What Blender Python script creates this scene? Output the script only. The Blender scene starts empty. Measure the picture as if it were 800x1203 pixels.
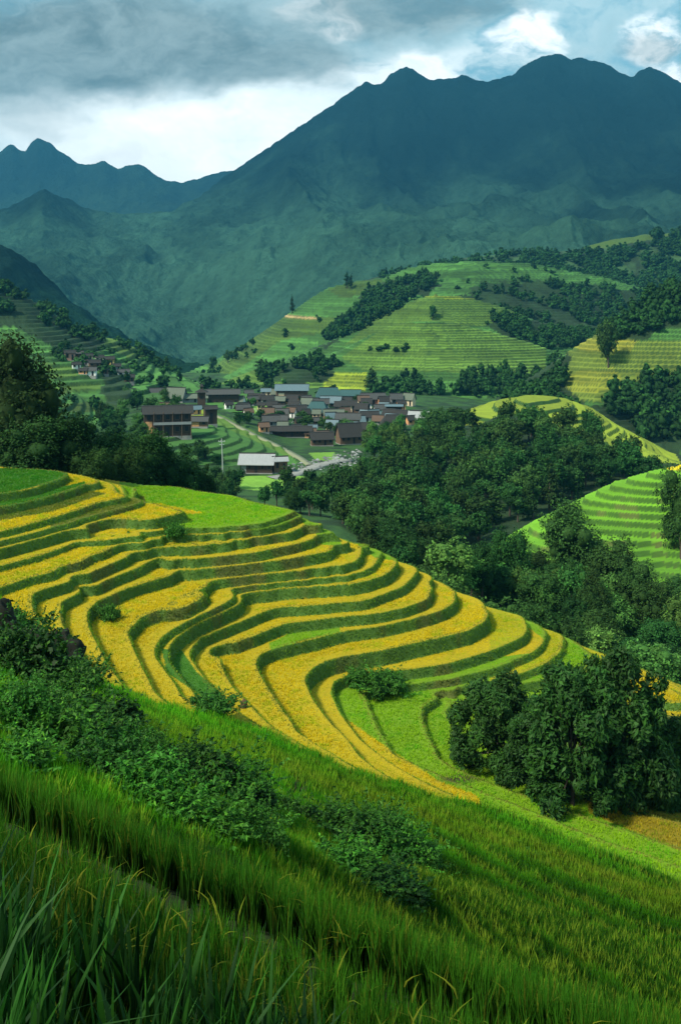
import bpy, math, random
import numpy as np
random.seed(7)
rng = np.random.default_rng(7)
scene = bpy.context.scene
COL = scene.collection

# ------------------------------------------------------------------ camera
# The eye of the photographer is the origin; Y is depth, the horizon is at photo row 340, focal length 1200 photo pixels.
F = 1200.0
HZ = 340.0
cam_d = bpy.data.cameras.new("camera")
cam = bpy.data.objects.new("camera", cam_d)
COL.objects.link(cam)
cam.location = (0, 0, 0)
cam.rotation_euler = (math.radians(90), 0, 0)
cam_d.sensor_fit = 'VERTICAL'
cam_d.sensor_height = 36.0
cam_d.lens = 36.0 * F / 1203.0
cam_d.shift_y = -(601.5 - HZ) / 1203.0
cam_d.clip_start = 0.1
cam_d.clip_end = 40000
scene.camera = cam

# ------------------------------------------------------------------ world, sun, exposure
SUN_EL, SUN_AZ = 47.0, -122.0       # azimuth from +Y towards +X: sun ahead, to the left, behind thin cloud
world = bpy.data.worlds.new("World")
scene.world = world
world.use_nodes = True
wt = world.node_tree
for n in list(wt.nodes):
    wt.nodes.remove(n)


class NT:
    """small helper to write node trees"""
    def __init__(self, tree):
        self.t = tree

    def n(self, kind, ins=None, **kw):
        nd = self.t.nodes.new(kind)
        for k, v in kw.items():
            setattr(nd, k, v)
        for k, v in (ins or {}).items():
            s = nd.inputs[k]
            if hasattr(v, 'is_output') or isinstance(v, bpy.types.NodeSocket):
                self.t.links.new(v, s)
            else:
                s.default_value = v
        return nd

    def m(self, op, a, b=None, c=None, clamp=False):
        nd = self.t.nodes.new('ShaderNodeMath')
        nd.operation = op
        nd.use_clamp = clamp
        for i, v in enumerate((a, b, c)):
            if v is None:
                continue
            if isinstance(v, bpy.types.NodeSocket):
                self.t.links.new(v, nd.inputs[i])
            else:
                nd.inputs[i].default_value = v
        return nd.outputs[0]

    def mix(self, fac, a, b):
        nd = self.t.nodes.new('ShaderNodeMix')
        nd.data_type = 'RGBA'
        for i, v in ((0, fac), (6, a), (7, b)):
            if isinstance(v, bpy.types.NodeSocket):
                self.t.links.new(v, nd.inputs[i])
            elif i == 0:
                nd.inputs[0].default_value = v
            else:
                nd.inputs[i].default_value = (*v, 1)
        return nd.outputs[2]

    def ramp(self, v, lo, hi):
        nd = self.t.nodes.new('ShaderNodeMapRange')
        nd.interpolation_type = 'SMOOTHSTEP'
        self.t.links.new(v, nd.inputs[0])
        nd.inputs[1].default_value = lo
        nd.inputs[2].default_value = hi
        return nd.outputs[0]


W = NT(wt)
sky = W.n('ShaderNodeTexSky', sky_type='NISHITA', sun_disc=False)
sky.sun_elevation = math.radians(SUN_EL)
sky.sun_rotation = math.radians(SUN_AZ)
sky.air_density = 1.0
sky.dust_density = 1.5
sky.ozone_density = 1.2
tc = W.n('ShaderNodeTexCoord')
sep = W.n('ShaderNodeSeparateXYZ', {0: tc.outputs['Generated']})
dx, dy, dz = sep.outputs
ay = W.m('MAXIMUM', W.m('ABSOLUTE', dy), 0.12)
su = W.m('DIVIDE', dx, ay)
sv = W.m('DIVIDE', dz, ay)
# sky dome coordinates: bearing tangent and elevation tangent (cloud shapes are fixed to the sky)
uv = W.n('ShaderNodeCombineXYZ', {0: su, 1: W.m('MULTIPLY', sv, 1.75), 2: dy})
warp = W.n('ShaderNodeTexNoise', {'Vector': uv.outputs[0], 'Scale': 7.0, 'Detail': 5.0, 'Roughness': 0.55})
wv = W.n('ShaderNodeVectorMath', {0: warp.outputs['Color'], 1: (0.5, 0.5, 0.5)}, operation='SUBTRACT')
ws = W.n('ShaderNodeVectorMath', {0: wv.outputs[0], 'Scale': 0.15}, operation='SCALE')
uvw = W.n('ShaderNodeVectorMath', {0: uv.outputs[0], 1: ws.outputs[0]}, operation='ADD')
wsep = W.n('ShaderNodeSeparateXYZ', {0: uvw.outputs[0]})
wu, wvv = wsep.outputs[0], wsep.outputs[1]


def blob(cx, cy, rx, ry, soft):
    """a cloud bank centred at photo position (cx, cy): 1 inside, 0 outside"""
    u0, v0 = (cx - 400) / F, (HZ - cy) / F * 1.75
    a = W.m('DIVIDE', W.m('SUBTRACT', wu, u0), rx / F)
    b = W.m('DIVIDE', W.m('SUBTRACT', wvv, v0), ry / F * 1.75)
    r = W.m('SQRT', W.m('ADD', W.m('MULTIPLY', a, a), W.m('MULTIPLY', b, b)))
    nd = W.ramp(r, 1 + soft, 1 - soft)
    return nd


puff = W.n('ShaderNodeTexNoise', {'Vector': uvw.outputs[0], 'Scale': 9.0, 'Detail': 9.0, 'Roughness': 0.6})
fine = W.n('ShaderNodeTexNoise', {'Vector': uvw.outputs[0], 'Scale': 24.0, 'Detail': 7.0, 'Roughness': 0.6})
broad = W.n('ShaderNodeTexNoise', {'Vector': uv.outputs[0], 'Scale': 3.2, 'Detail': 6.0, 'Roughness': 0.5})
P = puff.outputs[0]
FN = fine.outputs[0]
SKYBLUE = (0.20, 0.47, 0.56)
WHITE = (1.30, 1.34, 1.30)
GREY = (0.10, 0.155, 0.165)
base = W.mix(0.72, W.n('ShaderNodeVectorMath', {0: sky.outputs[0], 'Scale': 0.085}, operation='SCALE').outputs[0], SKYBLUE)
# general broken white cover
cover = W.ramp(W.m('ADD', P, W.m('MULTIPLY', W.m('SUBTRACT', broad.outputs[0], 0.5), 0.7)), 0.40, 0.56)
thin = W.mix(W.m('MULTIPLY', W.ramp(FN, 0.3, 0.8), 0.5), (0.42, 0.60, 0.64), (0.66, 0.78, 0.79))
c = W.mix(W.m('MULTIPLY', cover, 0.72), base, thin)
# bright bank under the dark cloud
bright = blob(230, 165, 300, 62, 0.75)
c = W.mix(W.m('MULTIPLY', bright, W.m('ADD', 0.60, W.m('MULTIPLY', FN, 0.6), clamp=True)), c, WHITE)
b2 = blob(520, 100, 130, 34, 0.7)
c = W.mix(W.m('MULTIPLY', b2, W.ramp(P, 0.36, 0.60)), c, (1.0, 1.06, 1.05))
for (cx, cy, rx, ry) in ((612, 44, 34, 26), (770, 36, 34, 26), (798, 80, 26, 20), (390, 28, 44, 20), (150, 190, 60, 22), (505, 78, 36, 18)):
    bb = blob(cx, cy, rx, ry, 0.35)
    c = W.mix(W.m('MULTIPLY', bb, W.ramp(FN, 0.30, 0.62)), c, (1.0, 1.05, 1.04))
# soft grey bellies
belly = W.ramp(W.m('ADD', W.m('MULTIPLY', P, 0.6), W.m('MULTIPLY', broad.outputs[0], 0.4)), 0.52, 0.68)
c = W.mix(W.m('MULTIPLY', belly, 0.35), c, (0.30, 0.42, 0.44))
for (cx, cy, rx, ry, s, k) in ((150, 48, 245, 50, 0.55, 0.93), (30, 60, 180, 66, 0.5, 0.85), (330, 82, 80, 26, 0.5, 0.7), (480, 14, 105, 32, 0.5, 0.78), (30, 150, 44, 28, 0.5, 0.35), (770, 48, 30, 12, 0.6, 0.5)):
    bb = blob(cx, cy, rx, ry, s)
    shade = W.mix(W.ramp(W.m('ADD', W.m('MULTIPLY', FN, 0.5), W.m('MULTIPLY', P, 0.5)), 0.36, 0.66), GREY, (0.25, 0.335, 0.345))
    c = W.mix(W.m('MULTIPLY', bb, W.m('MULTIPLY', k, W.ramp(P, 0.12, 0.45))), c, shade)
bg = W.n('ShaderNodeBackground', {0: c, 1: 1.15})
wo = W.n('ShaderNodeOutputWorld', {0: bg.outputs[0]})

sun_d = bpy.data.lights.new("sun", 'SUN')
sun_d.energy = 4.8
sun_d.angle = math.radians(8)
sun_d.color = (1.0, 0.93, 0.78)
sun = bpy.data.objects.new("sun", sun_d)
COL.objects.link(sun)
sun.rotation_euler = (math.radians(90 - SUN_EL), 0, math.radians(180 - SUN_AZ))
scene.view_settings.view_transform = 'Standard'
scene.view_settings.look = 'None'
scene.view_settings.gamma = 1
scene.view_settings.exposure = 0.6
scene.cycles.max_bounces = 5
scene.cycles.diffuse_bounces = 2
scene.cycles.transmission_bounces = 2
scene.cycles.transparent_max_bounces = 4
scene.cycles.volume_bounces = 0
scene.cycles.use_denoising = True


# ------------------------------------------------------------------ numeric helpers
def hash2(ix, iy, seed=0):
    h = (ix.astype(np.int64) * 374761393 + iy.astype(np.int64) * 668265263 + seed * 982451653) & 0xFFFFFFFF
    h = ((h ^ (h >> 13)) * 1274126177) & 0xFFFFFFFF
    return ((h ^ (h >> 16)) & 0xFFFFFF) / float(0xFFFFFF)


def vnoise(x, y, seed=0):
    x = np.asarray(x, float); y = np.asarray(y, float)
    ix, iy = np.floor(x), np.floor(y)
    fx, fy = x - ix, y - iy
    fx = fx * fx * fx * (fx * (fx * 6 - 15) + 10)
    fy = fy * fy * fy * (fy * (fy * 6 - 15) + 10)
    a = hash2(ix, iy, seed); b = hash2(ix + 1, iy, seed)
    c_ = hash2(ix, iy + 1, seed); d = hash2(ix + 1, iy + 1, seed)
    return (a * (1 - fx) + b * fx) * (1 - fy) + (c_ * (1 - fx) + d * fx) * fy


def fbm(x, y, octv=4, seed=0, gain=0.5):
    s, a, t = 0, 1.0, 0
    c1, s1 = math.cos(0.6), math.sin(0.6)
    for o in range(octv):
        s = s + a * vnoise(x, y, seed + o * 17)
        t += a
        x, y = (x * c1 - y * s1) * 2.03 + 7.1, (x * s1 + y * c1) * 2.03 + 3.7
        a *= gain
    return s / t


def ridged(x, y, octv=4, seed=0, gain=0.5):
    s, a, t = 0, 1.0, 0
    for o in range(octv):
        v = 1 - np.abs(2 * vnoise(x, y, seed + o * 17) - 1)
        s = s + a * v * v
        t += a
        x, y = x * 2.1 + 5.3, y * 2.1 + 1.9
        a *= gain
    return s / t


def sstep(a, b, x):
    t = np.clip((x - a) / (b - a), 0, 1)
    return t * t * (3 - 2 * t)


def inpoly(px, py, poly):
    px = np.asarray(px, float); py = np.asarray(py, float)
    res = np.zeros(px.shape, bool)
    n = len(poly)
    for i in range(n):
        x1, y1 = poly[i]; x2, y2 = poly[(i + 1) % n]
        cond = (y1 > py) != (y2 > py)
        xi = (x2 - x1) * (py - y1) / ((y2 - y1) if y2 != y1 else 1e-9) + x1
        res ^= cond & (px < xi)
    return res


def mixc(a, b, t):
    t = np.asarray(t)[..., None]
    return np.asarray(a) * (1 - t) + np.asarray(b) * t


def W3(px, py, d):
    """photo pixel at depth d -> point in the place"""
    return np.array(((px - 400) / F * d, d, (HZ - py) / F * d))


# ------------------------------------------------------------------ object helpers
def tag(o, label=None, cat=None, group=None, kind=None):
    if label: o['label'] = label
    if cat: o['category'] = cat
    if group: o['group'] = group
    if kind: o['kind'] = kind
    return o


def link(o, parent=None):
    COL.objects.link(o)
    if parent is not None:
        o.parent = parent
    return o


def empty(name, loc=(0, 0, 0), rz=0.0, sc=1.0):
    o = bpy.data.objects.new(name, None)
    o.location = loc
    o.rotation_euler = (0, 0, rz)
    o.scale = (sc, sc, sc) if not isinstance(sc, tuple) else sc
    o.empty_display_size = 0.3
    return link(o)


def npmesh(name, verts, faces, cols=None, mats=None, fmat=None, smooth=False):
    """faces: array (M,3) or (M,4), or list of such arrays"""
    me = bpy.data.meshes.new(name)
    verts = np.asarray(verts, np.float32)
    if isinstance(faces, np.ndarray):
        faces = [faces]
    me.vertices.add(len(verts))
    me.vertices.foreach_set('co', verts.ravel())
    li = np.concatenate([f.ravel() for f in faces]).astype(np.int32)
    tot = np.concatenate([np.full(len(f), f.shape[1]) for f in faces]).astype(np.int32)
    st = np.concatenate(([0], np.cumsum(tot)[:-1])).astype(np.int32)
    me.loops.add(len(li))
    me.loops.foreach_set('vertex_index', li)
    me.polygons.add(len(tot))
    me.polygons.foreach_set('loop_start', st)
    me.polygons.foreach_set('loop_total', tot)
    if fmat is not None:
        me.polygons.foreach_set('material_index', np.asarray(fmat, np.int32))
    if smooth:
        me.polygons.foreach_set('use_smooth', np.ones(len(tot), bool))
    me.update(calc_edges=True)
    if cols is not None:
        ca = me.color_attributes.new('Col', 'FLOAT_COLOR', 'POINT')
        cc = np.ones((len(verts), 4), np.float32)
        cc[:, :3] = cols
        ca.data.foreach_set('color', cc.ravel())
    for m_ in (mats or []):
        me.materials.append(m_)
    return me


def gridfaces(nr, nc):
    i = np.arange(nr * nc).reshape(nr, nc)
    return np.stack([i[:-1, :-1], i[:-1, 1:], i[1:, 1:], i[1:, :-1]], -1).reshape(-1, 4)


# ------------------------------------------------------------------ materials
def mat_col(name, rough=0.9, noise=0.0, nscale=1.0, bump=0.0, bscale=1.0, transl=0.0, spec=0.25, vary=0.0):
    """albedo read from the mesh's own colour attribute (crop, soil, leaf), broken up by noise"""
    m = bpy.data.materials.new(name)
    m.use_nodes = True
    t = m.node_tree
    for n in list(t.nodes):
        t.nodes.remove(n)
    N = NT(t)
    at = N.n('ShaderNodeAttribute', attribute_name='Col')
    colr = at.outputs['Color']
    geo = N.n('ShaderNodeNewGeometry')
    if noise > 0:
        no = N.n('ShaderNodeTexNoise', {'Vector': geo.outputs['Position'], 'Scale': nscale, 'Detail': 5.0, 'Roughness': 0.65})
        f = N.m('ADD', 1.0 - noise, N.m('MULTIPLY', no.outputs[0], 2 * noise))
        mx = N.n('ShaderNodeVectorMath', {0: colr, 'Scale': f}, operation='SCALE')
        colr = mx.outputs[0]
    if vary > 0:
        oi = N.n('ShaderNodeObjectInfo')
        hs = N.n('ShaderNodeHueSaturation', {'Hue': N.m('ADD', 0.5 - vary * 0.025, N.m('MULTIPLY', oi.outputs['Random'], vary * 0.08)),
                                             'Saturation': 1.0,
                                             'Value': N.m('ADD', 1 - vary * 0.6, N.m('MULTIPLY', N.m('FRACT', N.m('MULTIPLY', oi.outputs['Random'], 7.31)), vary * 1.3)),
                                             'Color': colr})
        colr = hs.outputs[0]
    b = N.n('ShaderNodeBsdfPrincipled', {'Base Color': colr, 'Roughness': rough, 'Specular IOR Level': spec})
    if bump > 0:
        nb = N.n('ShaderNodeTexNoise', {'Vector': geo.outputs['Position'], 'Scale': bscale, 'Detail': 6.0, 'Roughness': 0.7})
        bp = N.n('ShaderNodeBump', {'Strength': 1.0, 'Distance': bump, 'Height': nb.outputs[0]})
        t.links.new(bp.outputs[0], b.inputs['Normal'])
    out = b.outputs[0]
    if transl > 0:
        tr = N.n('ShaderNodeBsdfTranslucent', {'Color': colr})
        mxs = N.n('ShaderNodeMixShader', {0: transl, 1: out, 2: tr.outputs[0]})
        out = mxs.outputs[0]
    N.n('ShaderNodeOutputMaterial', {0: out})
    return m


def mat_flat(name, col, rough=0.85, noise=0.25, nscale=0.8, spec=0.25, metal=0.0, stretch=(1, 1, 1)):
    m = bpy.data.materials.new(name)
    m.use_nodes = True
    t = m.node_tree
    for n in list(t.nodes):
        t.nodes.remove(n)
    N = NT(t)
    tcn = N.n('ShaderNodeTexCoord')
    mp = N.n('ShaderNodeMapping', {'Vector': tcn.outputs['Object'], 'Scale': stretch})
    no = N.n('ShaderNodeTexNoise', {'Vector': mp.outputs[0], 'Scale': nscale, 'Detail': 6.0, 'Roughness': 0.7})
    f = N.m('ADD', 1.0 - noise, N.m('MULTIPLY', no.outputs[0], 2 * noise))
    mx = N.n('ShaderNodeVectorMath', {0: col, 'Scale': f}, operation='SCALE')
    b = N.n('ShaderNodeBsdfPrincipled', {'Base Color': mx.outputs[0], 'Roughness': rough, 'Specular IOR Level': spec, 'Metallic': metal})
    N.n('ShaderNodeOutputMaterial', {0: b.outputs[0]})
    return m


M_SOIL = mat_col('terraced_ground', 0.95, 0.30, 1.6, 0.10, 5.0)
M_FAR = mat_col('far_ground', 0.95, 0.35, 0.12, 1.5, 0.25)
M_MTN = mat_col('mountain_ground', 0.95, 0.55, 0.045, 26.0, 0.05, spec=0.0)
M_GRASS = mat_col('grass_blades', 0.8, 0.0, 1, 0, 1, 0.30, 0.08)
M_RICE = mat_col('rice_blades', 0.8, 0.06, 0.5, 0, 1, 0.30, 0.08)
M_LEAF = mat_col('tree_leaves', 0.8, 0.22, 0.9, 0, 1, 0.18, 0.10, vary=0.55)
M_LEAFN = mat_col('glossy_leaves', 0.62, 0.15, 2.0, 0, 1, 0.20, 0.16, vary=0.2)
M_BARK = mat_flat('bark', (0.07, 0.055, 0.04), 0.95, 0.4, 3.0, stretch=(4, 4, 0.6))
# ------------------------------------------------------------------ the terraced hillside in front (depth 36..160 m)
S0 = 0.8
Z0 = -27.0
ZLEV = {-10:-19.0,-9:-19.9,-8:-20.8,-7:-21.7,-6:-22.55,-5:-23.35,-4:-24.15,-3:-24.7,-2:-25.2,-1:-26.2,0:-26.7,1:-27.4,2:-28.3,3:-29.2,4:-30.25,5:-31.15,6:-31.7,
        7:-32.85,8:-33.75,9:-34.7,10:-35.8,11:-37.2,12:-38.1,13:-38.7,14:-39.3,15:-40.1,16:-40.8,17:-41.6,18:-42.4}
LEVA = np.array(sorted([-42.4 - 0.8 * i for i in range(1, 40)] + [-19.0 + 0.8 * i for i in range(1, 20)] + list(ZLEV.values())))
def lev(k): return ZLEV[int(k)] if k == int(k) else 0.5 * (ZLEV[int(math.floor(k))] + ZLEV[int(math.floor(k)) + 1])
CONT = [
 (-6, [(-60,585),(0,581),(37,574),(62,566),(76,561)]),
 (-5, [(-60,604),(0,597),(50,586),(87,575),(104,569)]),
 (-4, [(-60,633),(0,625),(50,612),(87,601),(112,592),(140,586),(150,583)]),
 (-3, [(-60,645),(0,636),(37,627),(70,618),(92,611),(125,602),(160,592),(166,589)]),
 (-2, [(-60,656),(0,645),(37,635),(75,625),(95,620),(112,621),(150,616),(187,609),(200,606),(213,602)]),
 (-1, [(-60,680),(0,665),(50,652),(95,636),(115,630),(135,627),(170,625),(220,621),(260,620),(300,617),(330,609),(344,602)]),
 (0, [(-50,705),(5,688),(50,675),(100,657),(140,640),(150,638),(170,638),(200,632),(225,630),(275,627),(325,617),(347,609),(350,604)]),
 (1, [(60,740),(45,725),(38,716),(36,706),(42,696),(75,685),(112,671),(150,654),(163,648),(172,647),(200,639),(250,636),(300,631),(340,626),(357,619),(360,611)]),
 (2, [(78,742),(73,730),(71,717),(76,705),(112,687),(155,670),(175,660),(183,656),(192,657),(212,659),(250,655),(300,649),(350,639),(375,630),(381,622)]),
 (3, [(145,805),(125,780),(112,752),(104,735),(104,720),(113,707),(150,691),(200,676),(212,669),(227,669),(275,665),(325,659),(375,650),(395,643),(402,634)]),
 (4, [(182,812),(165,782),(155,759),(149,744),(162,727),(200,710),(225,697),(242,689),(248,683),(255,681),(300,676),(350,671),(400,665),(415,661),(425,652),(423,642)]),
 (5, [(215,818),(196,792),(181,771),(183,756),(200,741),(237,723),(267,708),(276,701),(271,692),(300,687),(350,682),(400,676),(425,672),(442,662),(446,652)]),
 (6, [(285,699),(325,692),(375,689),(400,688),(425,685),(450,677),(464,668),(466,658)]),
 (7, [(278,835),(250,808),(235,790),(225,776),(221,765),(237,748),(275,733),(310,719),(318,715),(362,712),(400,708),(425,706),(450,698),(475,688),(485,677)]),
 (8, [(305,840),(275,808),(263,790),(260,775),(275,757),(305,745),(334,733),(345,731),(375,728),(400,725),(437,722),(475,715),(500,705),(507,694),(504,684)]),
 (9, [(352,862),(325,825),(306,795),(301,777),(307,768),(330,759),(350,755),(400,742),(450,735),(487,726),(520,717),(534,706),(533,694)]),
 (10, [(410,872),(385,845),(366,820),(358,797),(370,782),(400,772),(450,764),(512,750),(550,741),(570,730),(573,719),(564,706)]),
 (11, [(800,1045),(700,1005),(600,962),(520,930),(470,905),(425,872),(397,835),(389,812),(392,801),(403,794),(440,790),(485,786),(525,780),(570,767),(600,755),(615,747),(620,737),(612,724)]),
 (12, [(800,1018),(700,984),(600,944),(520,912),(462,887),(437,845),(431,827),(433,815),(443,806),(480,804),(530,798),(580,785),(615,771),(632,762),(641,750),(636,739)]),
 (13, [(800,998),(700,964),(600,930),(540,905),(517,892),(510,880),(497,852),(495,836),(505,822),(540,812),(600,796),(640,780),(660,766),(662,754),(655,744)]),
 (14, [(800,968),(700,942),(640,925),(600,905),(556,888),(540,872),(534,852),(524,836),(521,824),(545,817),(600,806),(680,790),(700,780),(690,768)]),
 (9, [(350,862),(450,922),(600,1000),(700,1045),(800,1085)]),
 (7, [(278,835),(330,872),(450,952),(600,1042),(700,1090)]),
 (5, [(215,818),(300,882),(400,952),(500,1020)]),
 (3, [(145,805),(200,847),(300,917),(400,990)]),
 (0, [(55,765),(110,803),(200,872),(300,945),(400,1015)]),
 (-3, [(40,772),(100,827),(200,906),(300,977)]),
 (-7, [(0,777),(60,832),(150,906),(250,972)]),
 (-10, [(0,812),(60,866),(120,916)]),
 (14, [(700,815),(755,836),(800,843),(860,850)]),
 (15, [(700,835),(760,852),(800,861),(860,868)]),
 (16, [(680,850),(740,866),(800,877),(860,886)]),
 (17.2, [(640,880),(720,925),(800,935),(860,945)]),
 (17.0, [(660,905),(700,940),(800,950),(860,960)]),
]
pts = []
for k, pl in CONT:
    z = lev(k)
    w = np.array([((px - 400) * z / (HZ - py), F * z / (HZ - py)) for px, py in pl])
    seg = np.hypot(*(np.diff(w, axis=0).T))
    s = np.concatenate(([0], np.cumsum(seg)))
    n = max(2, int(s[-1] / 2.2) + 1)
    q = np.linspace(0, s[-1], n)
    X = np.interp(q, s, w[:, 0]); Y = np.interp(q, s, w[:, 1])
    pts += [(x, y, z) for x, y in zip(X, Y)]
# points off the contours: crest silhouettes, the summit field, the far side that falls to the ravine
for px, py, z in ((200,571,-25.95),(270,582,-26.0),(318,594,-26.1),(350,603,-26.4),(375,615,-27.2),(400,628,-28.4),(430,640,-30.1),(500,674,-33.4),(560,702,-35.4),(600,720,-36.8),(650,745,-38.3),(700,768,-39.3),(760,790,-40.1),(810,812,-40.7),(170,590,-25.7),(230,590,-26.0),(280,603,-26.05),(188,699,-29.7),(172,712,-30.0),(126,727,-29.75),(95,694,-28.6),
                  (0,560,-22.1),(60,557,-22.0),(-60,563,-21.9),(110,566,-23.2),(150,571,-25.8),(860,840,-39.5)):
    d = F * z / (HZ - py)
    pts.append(((px - 400) * d / F, d, z))
for px, d, z in ((-60,150,-27),(0,150,-27),(60,150,-27.5),(120,150,-28.5),(200,152,-31),(280,148,-35),(340,143,-38),(400,143,-42),(460,140,-46),(520,136,-49),(600,130,-50),(700,124,-50),(800,120,-50),(900,116,-50),
                 (100,165,-36),(300,165,-44),(500,160,-55),(700,150,-60),(900,150,-62),(-60,165,-34),
                 (-60,36,-15.2),(0,36,-16.2),(150,36,-17.4),(300,36,-19),(450,36,-22.0),(600,36,-24.0),(800,36,-26),(900,36,-27),(-60,29,-13.6),(150,29,-15.4),(400,29,-18.3),(600,29,-20.5),(900,29,-23),(500,42,-24.5),(650,42,-26.6),(800,42,-28.5),(-60,44,-16.5),(-60,60,-20.4),(900,60,-34)):
    pts.append(((px - 400) * d / F, d, z))
pts = np.array(pts)
# drop near-duplicates
keep = []
cell = set()
for i, p in enumerate(pts):
    c_ = (round(p[0] / 0.5), round(p[1] / 0.5))
    if c_ in cell: continue
    cell.add(c_); keep.append(i)
pts = pts[keep]
np_ = len(pts)
def tpsk(r2):
    return np.where(r2 > 1e-12, 0.5 * r2 * np.log(np.maximum(r2, 1e-12)), 0)
sc_ = 50.0
P2 = pts[:, :2] / sc_
A = np.zeros((np_ + 3, np_ + 3))
D2 = ((P2[:, None] - P2[None]) ** 2).sum(-1)
A[:np_, :np_] = tpsk(D2) + np.eye(np_) * 8e-5
A[:np_, np_] = 1; A[:np_, np_ + 1:] = P2
A[np_:, :np_] = A[:np_, np_:].T
sol = np.linalg.solve(A, np.concatenate([pts[:, 2], [0, 0, 0]]))
RESID = sol[:np_] * 8e-5
GX0, GX1, GY0, GY1, GS = -78.0, 78.0, 26.0, 168.0, 0.6
gx = np.arange(GX0, GX1, GS); gy = np.arange(GY0, GY1, GS)
GXX, GYY = np.meshgrid(gx, gy)
Q = np.stack([GXX.ravel(), GYY.ravel()], 1) / sc_
HG = np.zeros(len(Q))
for a in range(0, len(Q), 8000):
    q = Q[a:a + 8000]
    r2 = ((q[:, None] - P2[None]) ** 2).sum(-1)
    HG[a:a + 8000] = tpsk(r2) @ sol[:np_] + sol[np_] + q @ sol[np_ + 1:]
HG = HG.reshape(GXX.shape)
GRAD = np.hypot(*np.gradient(HG, GS))
GRAD = (GRAD + np.roll(GRAD, 1, 0) + np.roll(GRAD, -1, 0) + np.roll(GRAD, 1, 1) + np.roll(GRAD, -1, 1)) / 5

def bicubic(G, x, y):
    fx = np.clip((x - GX0) / GS, 1.001, G.shape[1] - 3.001); fy = np.clip((y - GY0) / GS, 1.001, G.shape[0] - 3.001)
    ix = fx.astype(int); iy = fy.astype(int); tx = fx - ix; ty = fy - iy
    def w(t): return (-.5*t+t*t-.5*t**3, 1-2.5*t*t+1.5*t**3, .5*t+2*t*t-1.5*t**3, -.5*t*t+.5*t**3)
    wx, wy = w(tx), w(ty)
    s = 0
    for j in range(4):
        r = 0
        for i in range(4):
            r = r + wx[i] * G[iy + j - 1, ix + i - 1]
        s = s + wy[j] * r
    return s

EDGE = [(-80,640),(0,690),(32,728),(60,745),(95,768),(105,790),(180,815),(290,840),(350,868),(400,890),(450,905),(520,925),(600,948),(700,985),(800,1022),(900,1050)]
ex, ey = zip(*EDGE)

def near_ground(x, y):
    """-> z, riser amount, level number, smooth slope flag"""
    h = bicubic(HG, x, y)
    h = h + (fbm(x * 0.22, y * 0.22, 3, 5) - 0.5) * 0.10
    g = np.maximum(bicubic(GRAD, x, y), 0.02)
    px = 400 + F * x / y
    py = HZ - F * h / y
    near = sstep(-6, 26, py - np.interp(px, ex, ey))       # 1 on the grassy slope towards the camera
    far = sstep(143, 150, y)
    kf = np.clip(np.searchsorted(LEVA, h, 'right') - 1, 0, len(LEVA) - 2)
    zb = LEVA[kf]
    st = LEVA[kf + 1] - zb
    f = np.clip((h - zb) / st, 0, 1)
    wr = 0.42 + near * 0.8
    r = np.clip(g * wr / st, 0.07, 0.72)
    q = np.clip((f - (1 - r)) / r, 0, 1)
    zt = zb + st * (q * q * (3 - 2 * q))
    lip = np.exp(-((f / np.maximum(g * 0.34 / st, 0.03)) ** 2)) # small dyke at the outer edge of each field
    zt = zt + 0.06 * lip * (1 - near)
    wgt = (1 - (0.62 - 0.42 * sstep(330, 480, px)) * near) * (1 - far)
    z = zt * wgt + h * (1 - wgt)
    z = z + (fbm(x * 1.1, y * 1.1, 3, 9) - 0.5) * (0.05 + 0.35 * near)
    riser = (q > 0.02) * (q < 0.995) * 1.0
    return z, riser, -kf, near, lip, f, r

FIELD_GREEN = [
 ([(140,566),(205,568),(300,585),(352,602),(345,615),(300,622),(205,626),(205,606),(240,603),(190,592),(150,590)], 'lime'),
 ([(-70,550),(80,550),(80,562),(0,582),(-70,590)], 'green'),
 ([(-70,590),(0,588),(60,575),(100,566),(104,574),(50,588),(0,599),(-70,606)], 'green'),
 ([(-70,606),(0,600),(60,590),(104,576),(125,580),(60,602),(0,612),(-70,622)], 'olive'),
 ([(60,615),(95,602),(150,585),(170,583),(172,592),(150,598),(100,612),(60,622)], 'olive'),
 ([(190,762),(214,764),(232,790),(262,815),(240,820),(196,790)], 'green'),
 ([(392,800),(450,790),(640,765),(700,770),(760,790),(760,850),(900,850),(900,1200),(700,1200),(560,935),(516,918),(440,868),(400,840),(388,815)], 'lime'),
 ([(340,600),(360,606),(395,628),(402,640),(394,641),(378,640),(372,628)], 'lime'),
 ([(395,624),(450,642),(470,660),(440,655),(420,640),(402,634)], 'lime'),
 ([(316,756),(345,742),(400,733),(400,742),(350,754),(318,764)], 'lime'),
 ([(590,700),(850,810),(850,830),(700,790),(640,752),(600,722)], 'lime'),
]
C_YEL = np.array((0.74, 0.56, 0.010)); C_LIME = np.array((0.27, 0.50, 0.010)); C_GRN = np.array((0.075, 0.26, 0.012))
C_OLV = np.array((0.20, 0.23, 0.02)); C_RIS = np.array((0.045, 0.095, 0.014)); C_SOIL = np.array((0.05, 0.05, 0.02))

def crop(px, py, lv):
    """crop colour of the field at photo position px,py"""
    n = px.shape
    c = np.broadcast_to(C_YEL, n + (3,)).copy()
    for poly, nm in FIELD_GREEN:
        m = inpoly(px, py, poly)
        c[m] = {'lime': C_LIME, 'green': C_GRN, 'olive': C_OLV}[nm]
    # right flank: narrow yellow strips alternate with green ones
    m = (px > 575) & (py > 715) & (py < 800) & (np.mod(lv, 2) == 0)
    c[m] = mixc(C_LIME, C_YEL, np.full(m.sum(), .7))
    m = (px > 735) & (py > 783) & (py < 845)
    c[m] = C_YEL * 0.95
    m = (px > 690) & (py > 938) & (py < np.interp(px, [690, 800], [955, 1000]))
    c[m] = (0.42, 0.33, 0.015)
    return c

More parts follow.
